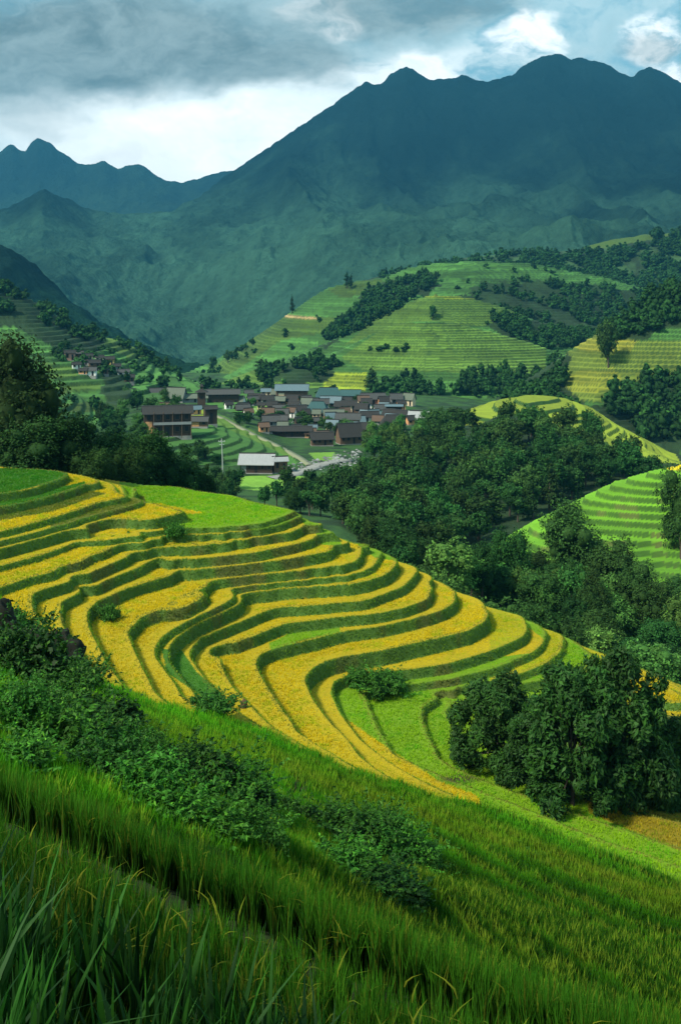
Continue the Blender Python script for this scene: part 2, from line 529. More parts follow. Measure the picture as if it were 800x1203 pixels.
pxs = np.arange(-70, 872, 1.25)
ds = np.concatenate([np.arange(30, 50, 0.34), np.arange(50, 132, 0.115), np.arange(132, 166, 0.6)])
PX, DD = np.meshgrid(pxs, ds)
XX = (PX - 400) / F * DD
ZZ, RI, LV, NE, LP, FF, RR = near_ground(XX, DD)
PY = HZ - F * ZZ / DD
NEARG = dict(px=pxs, d=ds, py=PY, z=ZZ)
colr = crop(PX, PY, LV) * 0.42
nz = fbm(XX * 0.5, DD * 0.5, 4, 21)
green_slope = mixc(C_GRN * 0.30, C_GRN * 0.5, nz)
rcol = mixc(C_RIS * 0.9, C_RIS * 1.8, nz)
brown = sstep(0.60, 0.72, fbm(XX * 0.2, DD * 0.25, 4, 44))
rcol = mixc(rcol, (0.085, 0.075, 0.02), brown * 0.6)
colr = mixc(colr, rcol, RI)
colr = mixc(colr, green_slope, NE)
dirt = np.maximum(np.exp(-(((PX - 350) / 13) ** 2 + ((PY - 932) / 20) ** 2)), np.exp(-(((PX - 540) / 22) ** 2 + ((PY - 915) / 5) ** 2)))
colr = mixc(colr, (0.035, 0.025, 0.012), np.clip(dirt * 1.3, 0, 1))
V = np.stack([XX, DD, ZZ], -1).reshape(-1, 3)
me = npmesh('hillside', V, gridfaces(len(ds), len(pxs)), colr.reshape(-1, 3), [M_SOIL], smooth=True)
tag(link(bpy.data.objects.new('terrain', me)), 'terraced hillside curving round an amphitheatre of rice fields', 'terrain', kind='structure')


# ------------------------------------------------------------------ the bank the photographer stands on (depth 3..44 m)
def lip1(px):  return np.interp(px, [-80, 0, 200, 400, 600, 700, 800, 880], [10.6, 10.0, 8.75, 7.85, 7.2, 6.95, 6.7, 6.5])
def lip2(px):  return np.interp(px, [-80, 0, 200, 400, 600, 800, 880], [13.9, 13.1, 11.6, 10.3, 9.35, 8.67, 8.4])

def fore_ground(x, y):
    px = 400 + F * x / y
    d1, d2 = lip1(px), lip2(px)
    a = d1 - y
    z1 = -5.6 + 0.27 * np.maximum(a, 0)
    drop = sstep(0, 0.12, y - d1)
    z2 = -5.6 - 1.6 * drop + sstep(1.0, 0.72, d2 - y) * (0.46 + 0.30 * np.clip((d2 - y) / 0.75, 0, 1.2))
    z = np.where(y < d1, z1, z2)
    b = np.maximum(y - d2, 0)
    s = np.clip(b / (33.0 - d2), 0, 1.3)
    hx = bicubic(HG, x * 33.0 / y, np.full_like(y, 33.0))
    z3 = -6.74 - 1.26 * sstep(0, 0.7, b) - s * (-8.0 - hx) - 1.0 * np.sin(np.clip(s, 0, 1) * math.pi) - 0.7 * sstep(0.75, 1.0, s) 
    z = np.where(y < d2, z, z3)
    z = z + (fbm(x * 0.9, y * 0.9, 3, 31) - 0.5) * (0.12 + 0.04 * np.minimum(b, 10))
    return z, px, d1, d2

pf = np.arange(-120, 925, 5.0)
df = np.concatenate([np.arange(2.5, 16, 0.09), np.arange(16, 38, 0.5)])
PFX, DF = np.meshgrid(pf, df)
XF = (PFX - 400) / F * DF
ZF, _, _, _ = fore_ground(XF, DF)
nf = fbm(XF * 1.5, DF * 1.5, 4, 77)
cf = mixc((0.006, 0.010, 0.003), (0.012, 0.024, 0.005), nf)
me = npmesh('bank', np.stack([XF, DF, ZF], -1).reshape(-1, 3), gridfaces(len(df), len(pf)), cf.reshape(-1, 3), [M_SOIL], smooth=True)
tag(link(bpy.data.objects.new('ground', me)), 'dark soil bank under the closest rice rows', 'ground', kind='structure')


# ------------------------------------------------------------------ farther ground, hill by hill
def surf_rows(rows, pxs, nsub, lateral=None):
    """rows: [(d, [(px, py[, d])...])] near to far -> PX, DD, PY arrays"""
    R = []
    for d, pl in rows:
        a = np.array([(p[0], p[1], (p[2] if len(p) > 2 else d)) for p in pl], float)
        # smooth along the row
        t = np.interp(pxs, a[:, 0], a[:, 1]); u = np.interp(pxs, a[:, 0], np.log(a[:, 2]))
        R.append((t, u))
    PYr = np.array([r[0] for r in R]); LD = np.array([r[1] for r in R])
    kern = np.exp(-np.linspace(-2, 2, 9) ** 2); kern /= kern.sum()
    def sm(a, n):
        for _ in range(n):
            p_ = np.pad(a, ((0, 0), (4, 4)), mode='edge')
            a = sum(kern[i] * p_[:, i:i + a.shape[1]] for i in range(9))
        return a
    PYr = sm(PYr, 1); LD = sm(LD, 1)
    K = LD.mean(1)
    h = np.diff(K)[:, None]
    dl = np.diff(PYr, axis=0) / h
    m = np.zeros_like(PYr)
    m[0] = dl[0]; m[-1] = dl[-1]
    for i in range(1, len(R) - 1):
        a, b = dl[i - 1], dl[i]
        m[i] = np.where(a * b > 0, 2 * a * b / np.where(np.abs(a + b) < 1e-9, 1e-9, a + b), 0)
    oy, od = [], []
    for i in range(len(R) - 1):
        n = nsub[i] if isinstance(nsub, (list, tuple)) else nsub
        for s in np.linspace(0, 1, n, endpoint=(i == len(R) - 2)):
            h00, h10, h01, h11 = 2*s**3-3*s*s+1, s**3-2*s*s+s, -2*s**3+3*s*s, s**3-s*s
            oy.append(h00 * PYr[i] + h10 * h[i] * m[i] + h01 * PYr[i + 1] + h11 * h[i] * m[i + 1])
            od.append((1 - s) * LD[i] + s * LD[i + 1])
    PYo = np.array(oy); DDo = np.exp(np.array(od))
    return np.broadcast_to(pxs, PYo.shape), DDo, PYo

PATCH = {}
def hill(name, rows, px0, px1, dpx, nsub, colf, mat, step=None, wr=1.0, tmask=None, namp=0.0, nlen=30.0, noct=4, rough=None, label='', objname='hill'):
    pxs = np.arange(px0, px1 + dpx, dpx)
    PX, DD, PY = surf_rows(rows, pxs, nsub)
    XX = (PX - 400) / F * DD
    Z = (HZ - PY) / F * DD
    if namp:
        Z = Z + (fbm(XX / nlen, DD / nlen, noct, 13) - 0.5) * 2 * namp
    if rough is not None:
        Z = Z + rough(PX, DD, PY, XX)
    RIS = np.zeros_like(Z); LVL = np.zeros_like(Z)
    PY0 = HZ - F * Z / DD
    if step:
        gd = np.abs(np.gradient(Z, axis=0) / np.maximum(np.abs(np.gradient(DD, axis=0)), 1e-3))
        gl = np.abs(np.gradient(Z, axis=1) / np.maximum(np.abs(np.gradient(XX, axis=1)), 1e-3))
        g = np.minimum(np.hypot(gd, gl), 2.0)
        t = Z / step
        kf = np.floor(t); f = t - kf
        r = np.clip(g * wr / step, 0.12, 0.6)
        q = np.clip((f - (1 - r)) / r, 0, 1)
        zt = step * (kf + q * q * (3 - 2 * q))
        wgt = np.ones_like(Z) if tmask is None else tmask(PX, PY0)
        Z = Z * (1 - wgt) + zt * wgt
        RIS = ((q > 0.03) & (q < 0.97)) * wgt
        LVL = kf
    PYn = HZ - F * Z / DD
    C = colf(PX, PYn, XX, DD, RIS, LVL)
    me = npmesh(name, np.stack([XX, DD, Z], -1).reshape(-1, 3), gridfaces(*Z.shape), C.reshape(-1, 3), [mat], smooth=True)
    o = tag(link(bpy.data.objects.new(objname, me)), label, 'hill', kind='structure')
    PATCH[name] = dict(px=pxs, d=DD, py=PYn)
    return o

def hit(name, px, py):
    """first point of a hill met at photo position (px, py), with its depth; None when the hill is not there"""
    p = PATCH[name] if name != 'near' else NEARG
    j = int(np.clip(np.searchsorted(p['px'], px), 0, len(p['px']) - 1))
    col = p['py'][:, j]
    dcol = p['d'][:, j] if p['d'].ndim == 2 else p['d']
    w = np.nonzero(col <= py)[0]
    if len(w) == 0: return None
    i = w[0]
    if i == 0 : return (px, py, dcol[0])
    t = (col[i - 1] - py) / max(col[i - 1] - col[i], 1e-6)
    return (px, py, dcol[i - 1] * (1 - t) + dcol[i] * t)

G_FIELD = np.array((0.048, 0.135, 0.024)); G_DARK = np.array((0.018, 0.050, 0.014)); G_PALE = np.array((0.105, 0.20, 0.026)); G_YG = np.array((0.25, 0.32, 0.02))
G_FOR = np.array((0.014, 0.034, 0.010))

def lvlhash(L, X, seed=3):
    cell = np.floor(X / 70.0 + hash2(L, L * 0, seed) * 3)
    return hash2(L, cell, seed)

def fields(PX, PY, XX, DD, RIS, LVL, polys, forest, pale=G_PALE):
    """terraced fields: every level has its own crop state; polys = brighter fields; forest = dark woodland floor"""
    r = lvlhash(LVL, XX)
    c = mixc(G_FIELD * 0.7, G_FIELD * 1.7, r ** 1.5)
    for poly, cc in polys:
        m = inpoly(PX, PY, poly)
        c[m] = mixc(np.asarray(cc) * 0.65, np.asarray(cc) * 1.35, r[m])
    c = mixc(c, G_DARK * 1.0, RIS * 0.72)
    n = fbm(XX / 14.0, DD / 22.0, 4, 55)
    for poly in forest:
        m = inpoly(PX + (n - 0.5) * 30, PY + (n - 0.5) * 14, poly)
        c[m] = mixc(G_FOR * 0.7, G_FOR * 1.6, n[m])
    return c * (0.8 + 0.4 * n)[..., None]

# --- valley floor with the village
def valley_col(PX, PY, XX, DD, RIS, LVL):
    n = fbm(XX / 10.0, DD / 10.0, 4, 3)
    c = mixc(G_DARK * 0.8, G_FIELD * 0.62, sstep(0.35, 0.62, n))
    for poly, cc in VAL_F:
        m = inpoly(PX, PY, poly)
        c[m] = cc
    m = inpoly(PX, PY, [(180,494),(215,478),(250,482),(330,525),(352,545),(300,548),(190,545),(160,520)])
    r = lvlhash(LVL, XX)
    c[m] = mixc(mixc(G_FIELD * 0.7, G_FIELD * 1.3, r), G_DARK * .7, RIS * 0.9)[m]
    m = inpoly(PX, PY, [(215,478),(232,477),(242,484),(244,490),(220,494),(208,490)])
    c[m] = G_YG * 0.85
    m = inpoly(PX, PY, [(252,488),(262,488),(300,508),(345,535),(338,537),(296,516),(255,498)])
    c[m] = G_PALE * 0.8
    return c
GF = np.array((0.16, 0.32, 0.035))
VAL_F = [([(262,560),(345,558),(400,566),(400,577),(300,576),(262,572)], GF), ([(296,478),(316,476),(316,484),(296,486)], GF),
         ([(422,503),(455,502),(452,512),(424,514)], GF), ([(362,532),(392,531),(400,541),(372,541)], GF * .8), ([(160,450),(185,449),(187,455),(160,456)], GF * 0.8)]
VAL = [
 (140, [(-100,640),(230,655),(400,720),(600,860),(900,880)]),
 (200, [(-100,625),(150,625),(300,640),(400,670),(500,720),(600,790),(900,840)]),
 (280, [(-100,590),(100,592),(230,600),(400,620),(500,670),(600,730),(900,780)]),
 (350, [(-100,560),(100,568),(230,585),(330,592),(400,600),(500,640),(900,700)]),
 (400, [(-100,535),(100,552),(200,567),(270,574),(330,575),(400,578),(500,600),(900,660)]),
 (440, [(-100,520),(100,538),(170,541),(220,546),(270,556),(400,555),(500,570),(900,640)]),
 (475, [(-100,510),(100,522),(170,516),(240,524),(300,533),(340,538),(400,538),(500,545),(900,600)]),
 (520, [(-100,500),(100,505),(170,500),(240,500),(290,512),(340,526),(400,526),(500,532),(900,580)]),
 (600, [(-100,495),(100,495),(170,484),(240,483),(330,504),(400,508),(520,508),(900,560)]),
 (690, [(-100,485),(100,485),(170,472),(240,474),(330,484),(400,490),(520,490),(900,540)]),
 (800, [(-100,470),(100,468),(240,463),(400,467),(520,474),(900,520)]),
 (950, [(-100,455),(300,452),(520,458),(900,500)]),
 (1300, [(-100,440),(300,438),(520,440),(900,460)]),
]
vm = lambda px, py: inpoly(px, py, [(180,490),(215,474),(255,480),(335,525),(352,545),(300,548),(190,545),(160,520)]) * 1.0
hill('valley', VAL, -90, 700, 2.0, [14,14,20,30,40,60,60,40,30,30,20,10], valley_col, M_FAR, step=1.5, wr=0.6, tmask=vm, namp=0.7, nlen=25, label='green valley floor under the wooden village', objname='valley_ground')

# --- wooded spur and rounded knoll (E, F)
def knoll_col(PX, PY, XX, DD, RIS, LVL):
    top = [(535,478),(620,460),(690,466),(715,484),(700,500),(600,492),(545,490)]
    fl = [(530,486),(545,478),(620,462),(685,466),(715,486),(750,508),(792,532),(800,545),(730,540),(700,520),(640,494),(590,486),(560,500),(520,498)]
    m = inpoly(PX, PY, fl)
    r = lvlhash(LVL, XX * 0)
    n = fbm(XX / 9.0, DD / 9.0, 4, 8)
    c = mixc(G_FOR * 0.7, G_FOR * 1.5, n)
    cc = mixc(mixc(G_YG * 0.62, G_YG * 1.05, r), G_FIELD * 0.5, RIS)
    c[m] = cc[m]
    return c
KN = [
 (190, [(300,700),(430,720),(600,850),(700,880),(900,900)]),
 (260, [(300,650),(380,650),(450,680),(550,700),(700,720),(900,760)]),
 (330, [(300,620),(380,615),(450,628),(550,645),(650,640),(750,640),(900,650)]),
 (420, [(300,600),(380,584),(450,582),(550,574),(650,565),(750,570),(900,570)]),
 (500, [(300,590),(380,574),(450,548),(530,517),(600,510),(680,508),(750,528),(800,545),(900,560)]),
 (560, [(300,590),(380,572),(450,535),(520,503),(560,494),(620,489),(690,502),(740,520),(790,540),(900,560)]),
 (600, [(300,595),(380,575),(450,538),(520,497),(550,483),(620,474),(685,480),(725,500),(780,530),(900,560)]),
 (650, [(300,600),(380,580),(450,540),(520,500),(550,480),(580,470),(620,464),(660,466),(695,478),(725,498),(790,532),(900,560)]),
 (700, [(300,610),(450,560),(550,495),(620,480),(700,498),(790,550),(900,580)]),
 (800, [(300,620),(550,530),(700,530),(900,600)]),
]
hill('knoll', KN, 330, 880, 1.8, [14,16,24,36,50,60,60,20,8], knoll_col, M_FAR, step=2.1, wr=0.9,
     tmask=lambda px, py: (inpoly(px, py, [(500,460),(700,455),(810,540),(810,560),(700,530),(640,500),(500,505)])) * 1.0, namp=0.6, nlen=40, label='wooded spur with a rounded knoll of yellowing rice terraces')

# --- bright green terraces at the side (D)
def side_col(PX, PY, XX, DD, RIS, LVL):
    r = lvlhash(LVL, XX * 0)
    n = fbm(XX / 5.0, DD / 5.0, 4, 8)
    bright = np.array((0.15, 0.36, 0.015)); deep = np.array((0.05, 0.14, 0.018))
    low = sstep(600, 660, PY)
    r2 = fbm(XX / 22.0, DD / 22.0 , 3, 18)
    c = mixc(mixc(bright * 0.65, bright * 1.2, r * .6 + r2 * .4), mixc(deep, bright * 0.8, r * 0.7), low)
    c = mixc(c, mixc((0.035, 0.09, 0.014), (0.07, 0.085, 0.025), sstep(0.56, 0.70, n)), RIS * 0.9)
    m = inpoly(PX, PY, [(772,546),(830,535),(830,552),(786,552)])
    c[m] = C_YEL * 0.8
    lowland = sstep(0, 14, PY - np.interp(PX, [470, 530, 560, 600, 640, 680, 720, 900], [668, 682, 690, 700, 715, 726, 735, 745]) + (n - .5) * 14)
    c = mixc(c, G_FOR * 1.3, lowland)
    return c * (0.8 + 0.4 * n)[..., None]
SD = [
 (165, [(480,740),(600,800),(700,840),(900,860)]),
 (195, [(480,700),(520,690),(600,725),(700,745),(800,735),(900,720)]),
 (222, [(480,690),(520,674),(600,682),(700,696),(800,695),(900,690)]),
 (243, [(480,690),(530,664),(600,642),(660,630),(720,625),(800,618),(900,605)]),
 (262, [(480,690),(520,670),(545,658),(600,628),(640,605),(660,594),(720,564),(760,552),(800,544),(900,520)]),
 (300, [(480,700),(545,680),(600,655),(660,622),(720,596),(800,575),(900,550)]),
 (370, [(480,720),(600,700),(900,640)]),
]
hill('side', SD, 470, 890, 1.4, [14,50,70,80,24,8], side_col, M_SOIL, step=1.55, wr=0.6, namp=0.9, nlen=16, label='bright green terraced slope across the ravine')

# --- hill with straw coloured terraces and dark wood (G)
def gold_col(PX, PY, XX, DD, RIS, LVL):
    return fields(PX, PY, XX, DD, RIS, LVL, [([(664,470),(664,405),(690,392),(725,385),(752,402),(800,400),(800,450),(740,470)], np.array((0.12, 0.165, 0.02))), ([(664,405),(690,395),(750,398),(740,412),(690,412)], np.array((0.20, 0.20, 0.02))), ([(664,438),(720,432),(735,450),(700,462),(664,460)], np.array((0.19, 0.21, 0.02)))],
                  [[(545,520),(560,478),(600,448),(640,424),(664,412),(664,455),(690,480),(760,440),(900,440),(900,540)],
                   [(690,392),(720,372),(760,342),(800,322),(900,290),(900,395),(780,385),(745,402),(720,386)]])
GD = [
 (600, [(500,540),(620,530),(700,540),(900,580)]),
 (660, [(500,520),(560,510),(620,500),(700,500),(760,515),(900,530)]),
 (730, [(500,510),(560,495),(620,462),(700,442),(760,436),(900,420)]),
 (800, [(500,510),(560,482),(600,457),(640,432),(680,404),(720,380),(760,352),(800,332),(900,300)]),
 (860, [(500,520),(560,492),(640,445),(720,390),(800,345),(900,310)]),
 (1000, [(500,540),(720,450),(900,380)]),
]
hill('gold', GD, 500, 890, 1.6, [14,60,100,12,8], gold_col, M_FAR, step=3.0, wr=1.2, namp=1.5, nlen=40, label='hill with straw coloured terraces and a dark wooded top')

# --- central terraced ridges (H)
def mid_col1(PX, PY, XX, DD, RIS, LVL):
    return fields(PX, PY, XX, DD, RIS, LVL,
        [([(378,437),(432,437),(430,460),(378,458)], G_YG * 0.95), ([(400,420),(430,400),(460,378),(560,380),(640,405),(640,440),(430,436)], G_PALE * 0.9), ([(240,452),(300,425),(330,423),(300,452)], G_PALE * 0.75), ([(290,446),(380,446),(380,460),(290,460)], G_PALE * .8)],
        [[(300,450),(330,428),(380,420),(400,432),(376,446),(330,452)]])
H1 = [
 (830, [(150,470),(380,468),(520,480),(700,500),(800,520)]),
 (880, [(200,462),(300,459),(380,459),(440,460),(520,464),(700,470),(800,480)]),
 (910, [(240,458),(300,453),(380,455),(430,450),(500,450),(600,446),(700,445)]),
 (960, [(240,456),(300,444),(330,436),(380,436),(430,425),(500,412),(560,414),(640,428),(700,440)]),
 (1010, [(240,455),(290,437),(330,425),(380,420),(430,395),(460,382),(490,378),(530,379),(580,390),(640,408),(700,432),(760,450)]),
 (1060, [(240,460),(330,430),(430,402),(500,388),(580,400),(700,440)]),
 (1150, [(240,480),(500,430),(760,480)]),
]
hill('mid_one', H1, 200, 740, 1.6, [10,30,70,80,12,6], mid_col1, M_FAR, step=2.3, wr=0.9, namp=2.2, nlen=60, label='lower terraced ridge above the village')
def mid_col2(PX, PY, XX, DD, RIS, LVL):
    return fields(PX, PY, XX, DD, RIS, LVL,
        [([(405,405),(440,375),(500,346),(560,348),(610,368),(610,385),(500,380),(430,400)], G_PALE * 0.7), ([(500,340),(560,345),(590,353),(500,350)], G_YG * 0.6)],
        [[(300,425),(345,400),(380,372),(402,380),(398,400),(330,420)], [(570,380),(620,372),(680,380),(740,400),(640,410),(590,395)]])
H2 = [
 (1030, [(150,470),(400,460),(600,460),(800,480)]),
 (1080, [(200,465),(300,440),(400,420),(500,410),(600,415),(700,420),(800,440)]),
 (1180, [(200,460),(240,447),(290,432),(340,420),(380,403),(430,378),(470,358),(510,346),(550,349),(590,360),(630,377),(680,388),(740,405)]),
 (1240, [(200,470),(340,430),(430,386),(520,355),(600,372),(740,415)]),
 (1350, [(200,480),(520,400),(740,450)]),
]
hill('mid_two', H2, 200, 740, 1.6, [20,110,12,6], mid_col2, M_FAR, step=2.6, wr=1.0, namp=2.5, nlen=70, label='middle terraced ridge with a copse on its shoulder')
def mid_col3(PX, PY, XX, DD, RIS, LVL):
    return fields(PX, PY, XX, DD, RIS, LVL,
        [([(240,440),(290,400),(330,371),(400,374),(385,390),(330,400),(270,440)], G_PALE * 0.55), ([(325,368),(376,372),(376,375),(325,372)], np.array((0.42, 0.30, 0.13))), ([(385,340),(420,330),(450,328),(440,345),(400,350)], G_PALE * 0.45), ([(510,318),(600,312),(660,340),(640,352),(540,345),(500,340)], G_FIELD * 0.8)],
        [[(405,385),(420,345),(450,332),(500,318),(520,330),(500,345),(440,375)], [(530,352),(560,332),(620,330),(700,336),(770,346),(890,356),(890,420),(700,420),(600,385)]])
H3 = [
 (1200, [(100,470),(300,450),(500,430),(700,430),(800,450)]),
 (1280, [(150,462),(230,452),(300,425),(400,395),(500,365),(600,362),(700,380),(890,410)]),
 (1400, [(150,460),(220,448),(250,433),(290,408),(330,383),(370,362),(410,345),(450,337),(500,330),(560,330),(620,340),(680,352),(740,366),(890,385)]),
 (1500, [(150,458),(220,445),(250,430),(290,402),(330,374),(365,349),(385,337),(410,330),(450,326),(480,315),(520,308),(560,306),(600,308),(640,312),(700,322),(760,338),(890,350)]),
 (1580, [(150,470),(330,385),(450,336),(520,320),(640,325),(740,345),(890,360)]),
 (1750, [(150,490),(500,360),(740,390),(890,400)]),
]
hill('mid_three', H3, 150, 880, 1.7, [14,60,60,12,6], mid_col3, M_FAR, step=3.2, wr=1.2, namp=3, nlen=90, label='upper terraced ridge with a pale dirt track')
def far_wood_col(PX, PY, XX, DD, RIS, LVL):
    n = fbm(XX / 22.0, DD / 40.0, 5, 8)
    c = mixc(G_FOR * 0.7, G_FOR * 2.6, sstep(.3, .7, n))
    for poly, cc in (([(668,294),(700,282),(745,274),(790,270),(792,276),(740,286),(700,294)], G_PALE * 0.45), ([(505,310),(560,306),(560,325),(500,325)], G_PALE * 0.3)):
        m = inpoly(PX, PY, poly); c[m] = cc
    return c
H4 = [
 (1400, [(400,420),(560,400),(700,420),(900,440)]),
 (1500, [(400,380),(480,355),(560,348),(620,352),(680,372),(740,385),(900,360)]),
 (1700, [(400,345),(480,330),(540,318),(600,320),(660,330),(740,335),(800,325),(900,310)]),
 (1900, [(380,345),(450,325),(500,312),(540,306),(580,298),(640,296),(680,293),(715,285),(760,276),(800,272),(860,264),(900,262)]),
 (2000, [(380,355),(540,320),(640,306),(800,284),(900,275)]),
 (2300, [(380,400),(640,340),(900,320)]),
]
hill('far_wood', H4, 380, 890, 1.8, [20,60,60,10,6], far_wood_col, M_FAR, namp=9, nlen=60, noct=5, label='far wooded hill with a strip of terraces along its brow')

# --- left hills (I)
def left_col(PX, PY, XX, DD, RIS, LVL):
    return fields(PX, PY, XX, DD, RIS, LVL, [([(50,425),(85,432),(95,444),(60,446)], G_PALE * 0.75), ([(60,452),(118,450),(122,457),(60,464)], G_PALE * 0.7), ([(70,475),(110,472),(140,484),(80,484)], G_PALE * 0.5), ([(110,393),(150,398),(170,408),(190,422),(150,420),(120,405)], G_PALE * 0.55)],
        [[(-90,300),(0,335),(60,362),(112,395),(125,415),(70,412),(20,385),(-90,372)], [(118,440),(150,440),(170,480),(180,510),(150,500),(125,470)]])
I1 = [
 (330, [(-100,600),(0,600),(130,590),(260,600)]),
 (420, [(-100,560),(0,560),(80,548),(130,540),(170,545),(260,560)]),
 (520, [(-100,490),(0,498),(60,497),(110,506),(150,517),(190,530),(260,540)]),
 (600, [(-100,420),(0,432),(40,448),(60,456),(90,470),(120,486),(150,503),(180,522),(260,535)]),
 (650, [(-100,400),(0,415),(40,432),(60,444),(90,461),(120,480),(150,498),(180,520),(260,530)]),
 (720, [(-100,430),(60,465),(150,510),(260,540)]),
]
hill('left_spur', I1, -90, 215, 1.6, [10,60,70,12,8], left_col, M_FAR, step=2.4, wr=1.1, namp=1.2, nlen=40, label='terraced spur dropping behind the tall dark trees')
I2 = [
 (640, [(-100,500),(60,490),(160,480),(300,480)]),
 (700, [(-100,445),(0,455),(60,448),(120,452),(160,460),(200,466),(300,470)]),
 (780, [(-100,400),(0,410),(60,415),(110,425),(150,440),(200,452),(260,462)]),
 (980, [(-100,310),(0,337),(30,347),(60,365),(90,382),(130,396),(150,403),(185,427),(215,442),(250,457),(300,465)]),
 (1040, [(-100,320),(60,375),(150,412),(250,465)]),
 (1200, [(-100,350),(150,440),(300,480)]),
]
hill('left_hill', I2, -90, 290, 1.6, [30,60,90,12,8], left_col, M_FAR, step=3.2, wr=1.5, namp=3, nlen=60, label='far terraced hill with a hamlet of pale walls')

# --- mountains
def mtn_rough(amp, ln, seed, fine=6.0, crest=None):
    def f(PX, DD, PY, XX):
        edge = 1.0
        if crest is not None:
            cx = [q[0] for q in crest]; cy = [q[1] for q in crest]
            edge = np.clip((PY - np.interp(PX, cx, cy)) / 70.0, 0.05, 1.0)
        r = ridged(XX / ln + 0.35 * fbm(XX / ln, DD / ln, 3, 4), DD / (ln * 1.9), 5, seed, 0.52)
        return (r - 0.45) * amp * edge + (fbm(XX / 45.0, DD / 60.0, 4, seed + 5) - .5) * fine * 2
    return f
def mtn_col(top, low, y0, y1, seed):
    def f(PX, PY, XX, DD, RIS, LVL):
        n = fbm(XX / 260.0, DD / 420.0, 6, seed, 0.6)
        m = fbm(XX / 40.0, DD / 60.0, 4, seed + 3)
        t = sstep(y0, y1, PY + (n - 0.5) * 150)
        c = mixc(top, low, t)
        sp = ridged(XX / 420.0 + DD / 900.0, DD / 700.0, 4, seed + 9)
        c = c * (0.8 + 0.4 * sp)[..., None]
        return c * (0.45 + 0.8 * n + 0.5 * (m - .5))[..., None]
    return f
MA = [
 (2100, [(-120,430),(100,440),(300,440),(500,440),(900,430)]),
 (2350, [(-120,400),(0,400),(100,405),(200,418),(260,425),(330,415),(400,385),(600,365),(900,350)]),
 (2900, [(-120,335),(0,338),(60,350),(140,378),(200,396),(250,392),(320,360),(400,330),(500,312),(600,302),(700,290),(900,280)]),
 (3600, [(-120,285),(0,285),(50,284),(100,306),(180,320),(230,305),(300,285),(380,270),(470,262),(560,262),(650,248),(760,236),(900,235)]),
 (4400, [(-120,262),(0,249,4300),(25,238),(50,225,4200),(80,236),(110,251),(150,254,4300),(200,250),(240,246),(300,222),(360,195),(430,190),(520,205),(600,190),(700,175),(800,180),(900,190)]),
 (5600, [(-120,275,4800),(0,262,4600),(50,240,4500),(110,262,4600),(150,262,4600),(200,250,4700),(240,228,4900),(270,204),(300,185),(330,164),(360,144),(390,124),(412,108),(430,96),(440,100),(448,99),(460,88),(478,79),(492,87),(505,95),(520,94),(545,89),(558,96),(572,97),(600,88),(618,76),(638,66),(655,62),(668,69),(682,67),(700,72),(718,80),(732,88),(742,92),(752,83),(764,79),(778,86),(800,98),(850,110),(900,120)]),
 (5900, [(-120,300),(200,270),(270,225),(430,120),(650,85),(900,140)]),
 (6500, [(-120,330),(430,200),(650,180),(900,230)]),
]
hill('mountain_big', MA, -110, 890, 1.5, [16,60,80,80,90,10,8], mtn_col((0.006,0.016,0.016), (0.046,0.118,0.072), 150, 340, 2), M_MTN, rough=mtn_rough(300, 1150, 3, 16.0, MA[5][1]), label='great forested mountain with a jagged crest', objname='mountain')  # paler, bluer foot: low-lying haze painted into the lower slope colour
MB = [
 (5600, [(-120,330),(100,300),(300,280),(400,300)]),
 (6600, [(-120,250),(0,248),(100,250),(200,245),(300,240),(400,250)]),
 (7500, [(-120,185),(0,180),(8,172),(15,169),(24,177),(31,178),(36,168),(44,162),(52,165),(60,168),(68,176),(80,183),(90,192),(100,194),(112,193),(122,189),(130,194),(140,200),(150,195),(160,193),(170,195),(180,204),(195,212),(215,215),(235,210),(260,202),(300,200),(400,230)]),
 (7900, [(-120,220),(100,230),(300,240),(400,270)]),
 (8600, [(-120,280),(400,330)]),
]
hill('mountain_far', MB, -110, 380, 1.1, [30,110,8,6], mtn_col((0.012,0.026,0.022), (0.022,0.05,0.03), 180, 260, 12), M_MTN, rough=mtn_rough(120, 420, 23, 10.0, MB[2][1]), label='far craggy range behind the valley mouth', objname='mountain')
MC = [
 (1500, [(-120,400),(60,420),(160,440),(300,450)]),
 (2000, [(-120,270),(0,288),(15,297),(30,312),(45,324),(60,336),(90,358),(130,388),(160,405),(200,425),(260,445)]),
 (2150, [(-120,285),(60,350),(160,420),(260,455)]),
 (2500, [(-120,340),(260,470)]),
]
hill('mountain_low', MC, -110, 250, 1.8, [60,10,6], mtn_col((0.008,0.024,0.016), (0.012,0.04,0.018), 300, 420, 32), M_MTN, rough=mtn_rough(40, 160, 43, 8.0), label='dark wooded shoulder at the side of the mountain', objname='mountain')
# plain under everything, out to the horizon
gp = np.array([(-7000, -400, -262), (7000, -400, -262), (7000, 8800, -262), (-7000, 8800, -262)], float)
gc = np.tile(G_FOR * 1.5, (4, 1))
tag(link(bpy.data.objects.new('land', npmesh('land', gp, np.array([[0, 1, 2, 3]]), gc, [M_MTN]))), 'low wooded land beneath the hills', 'land', kind='structure')
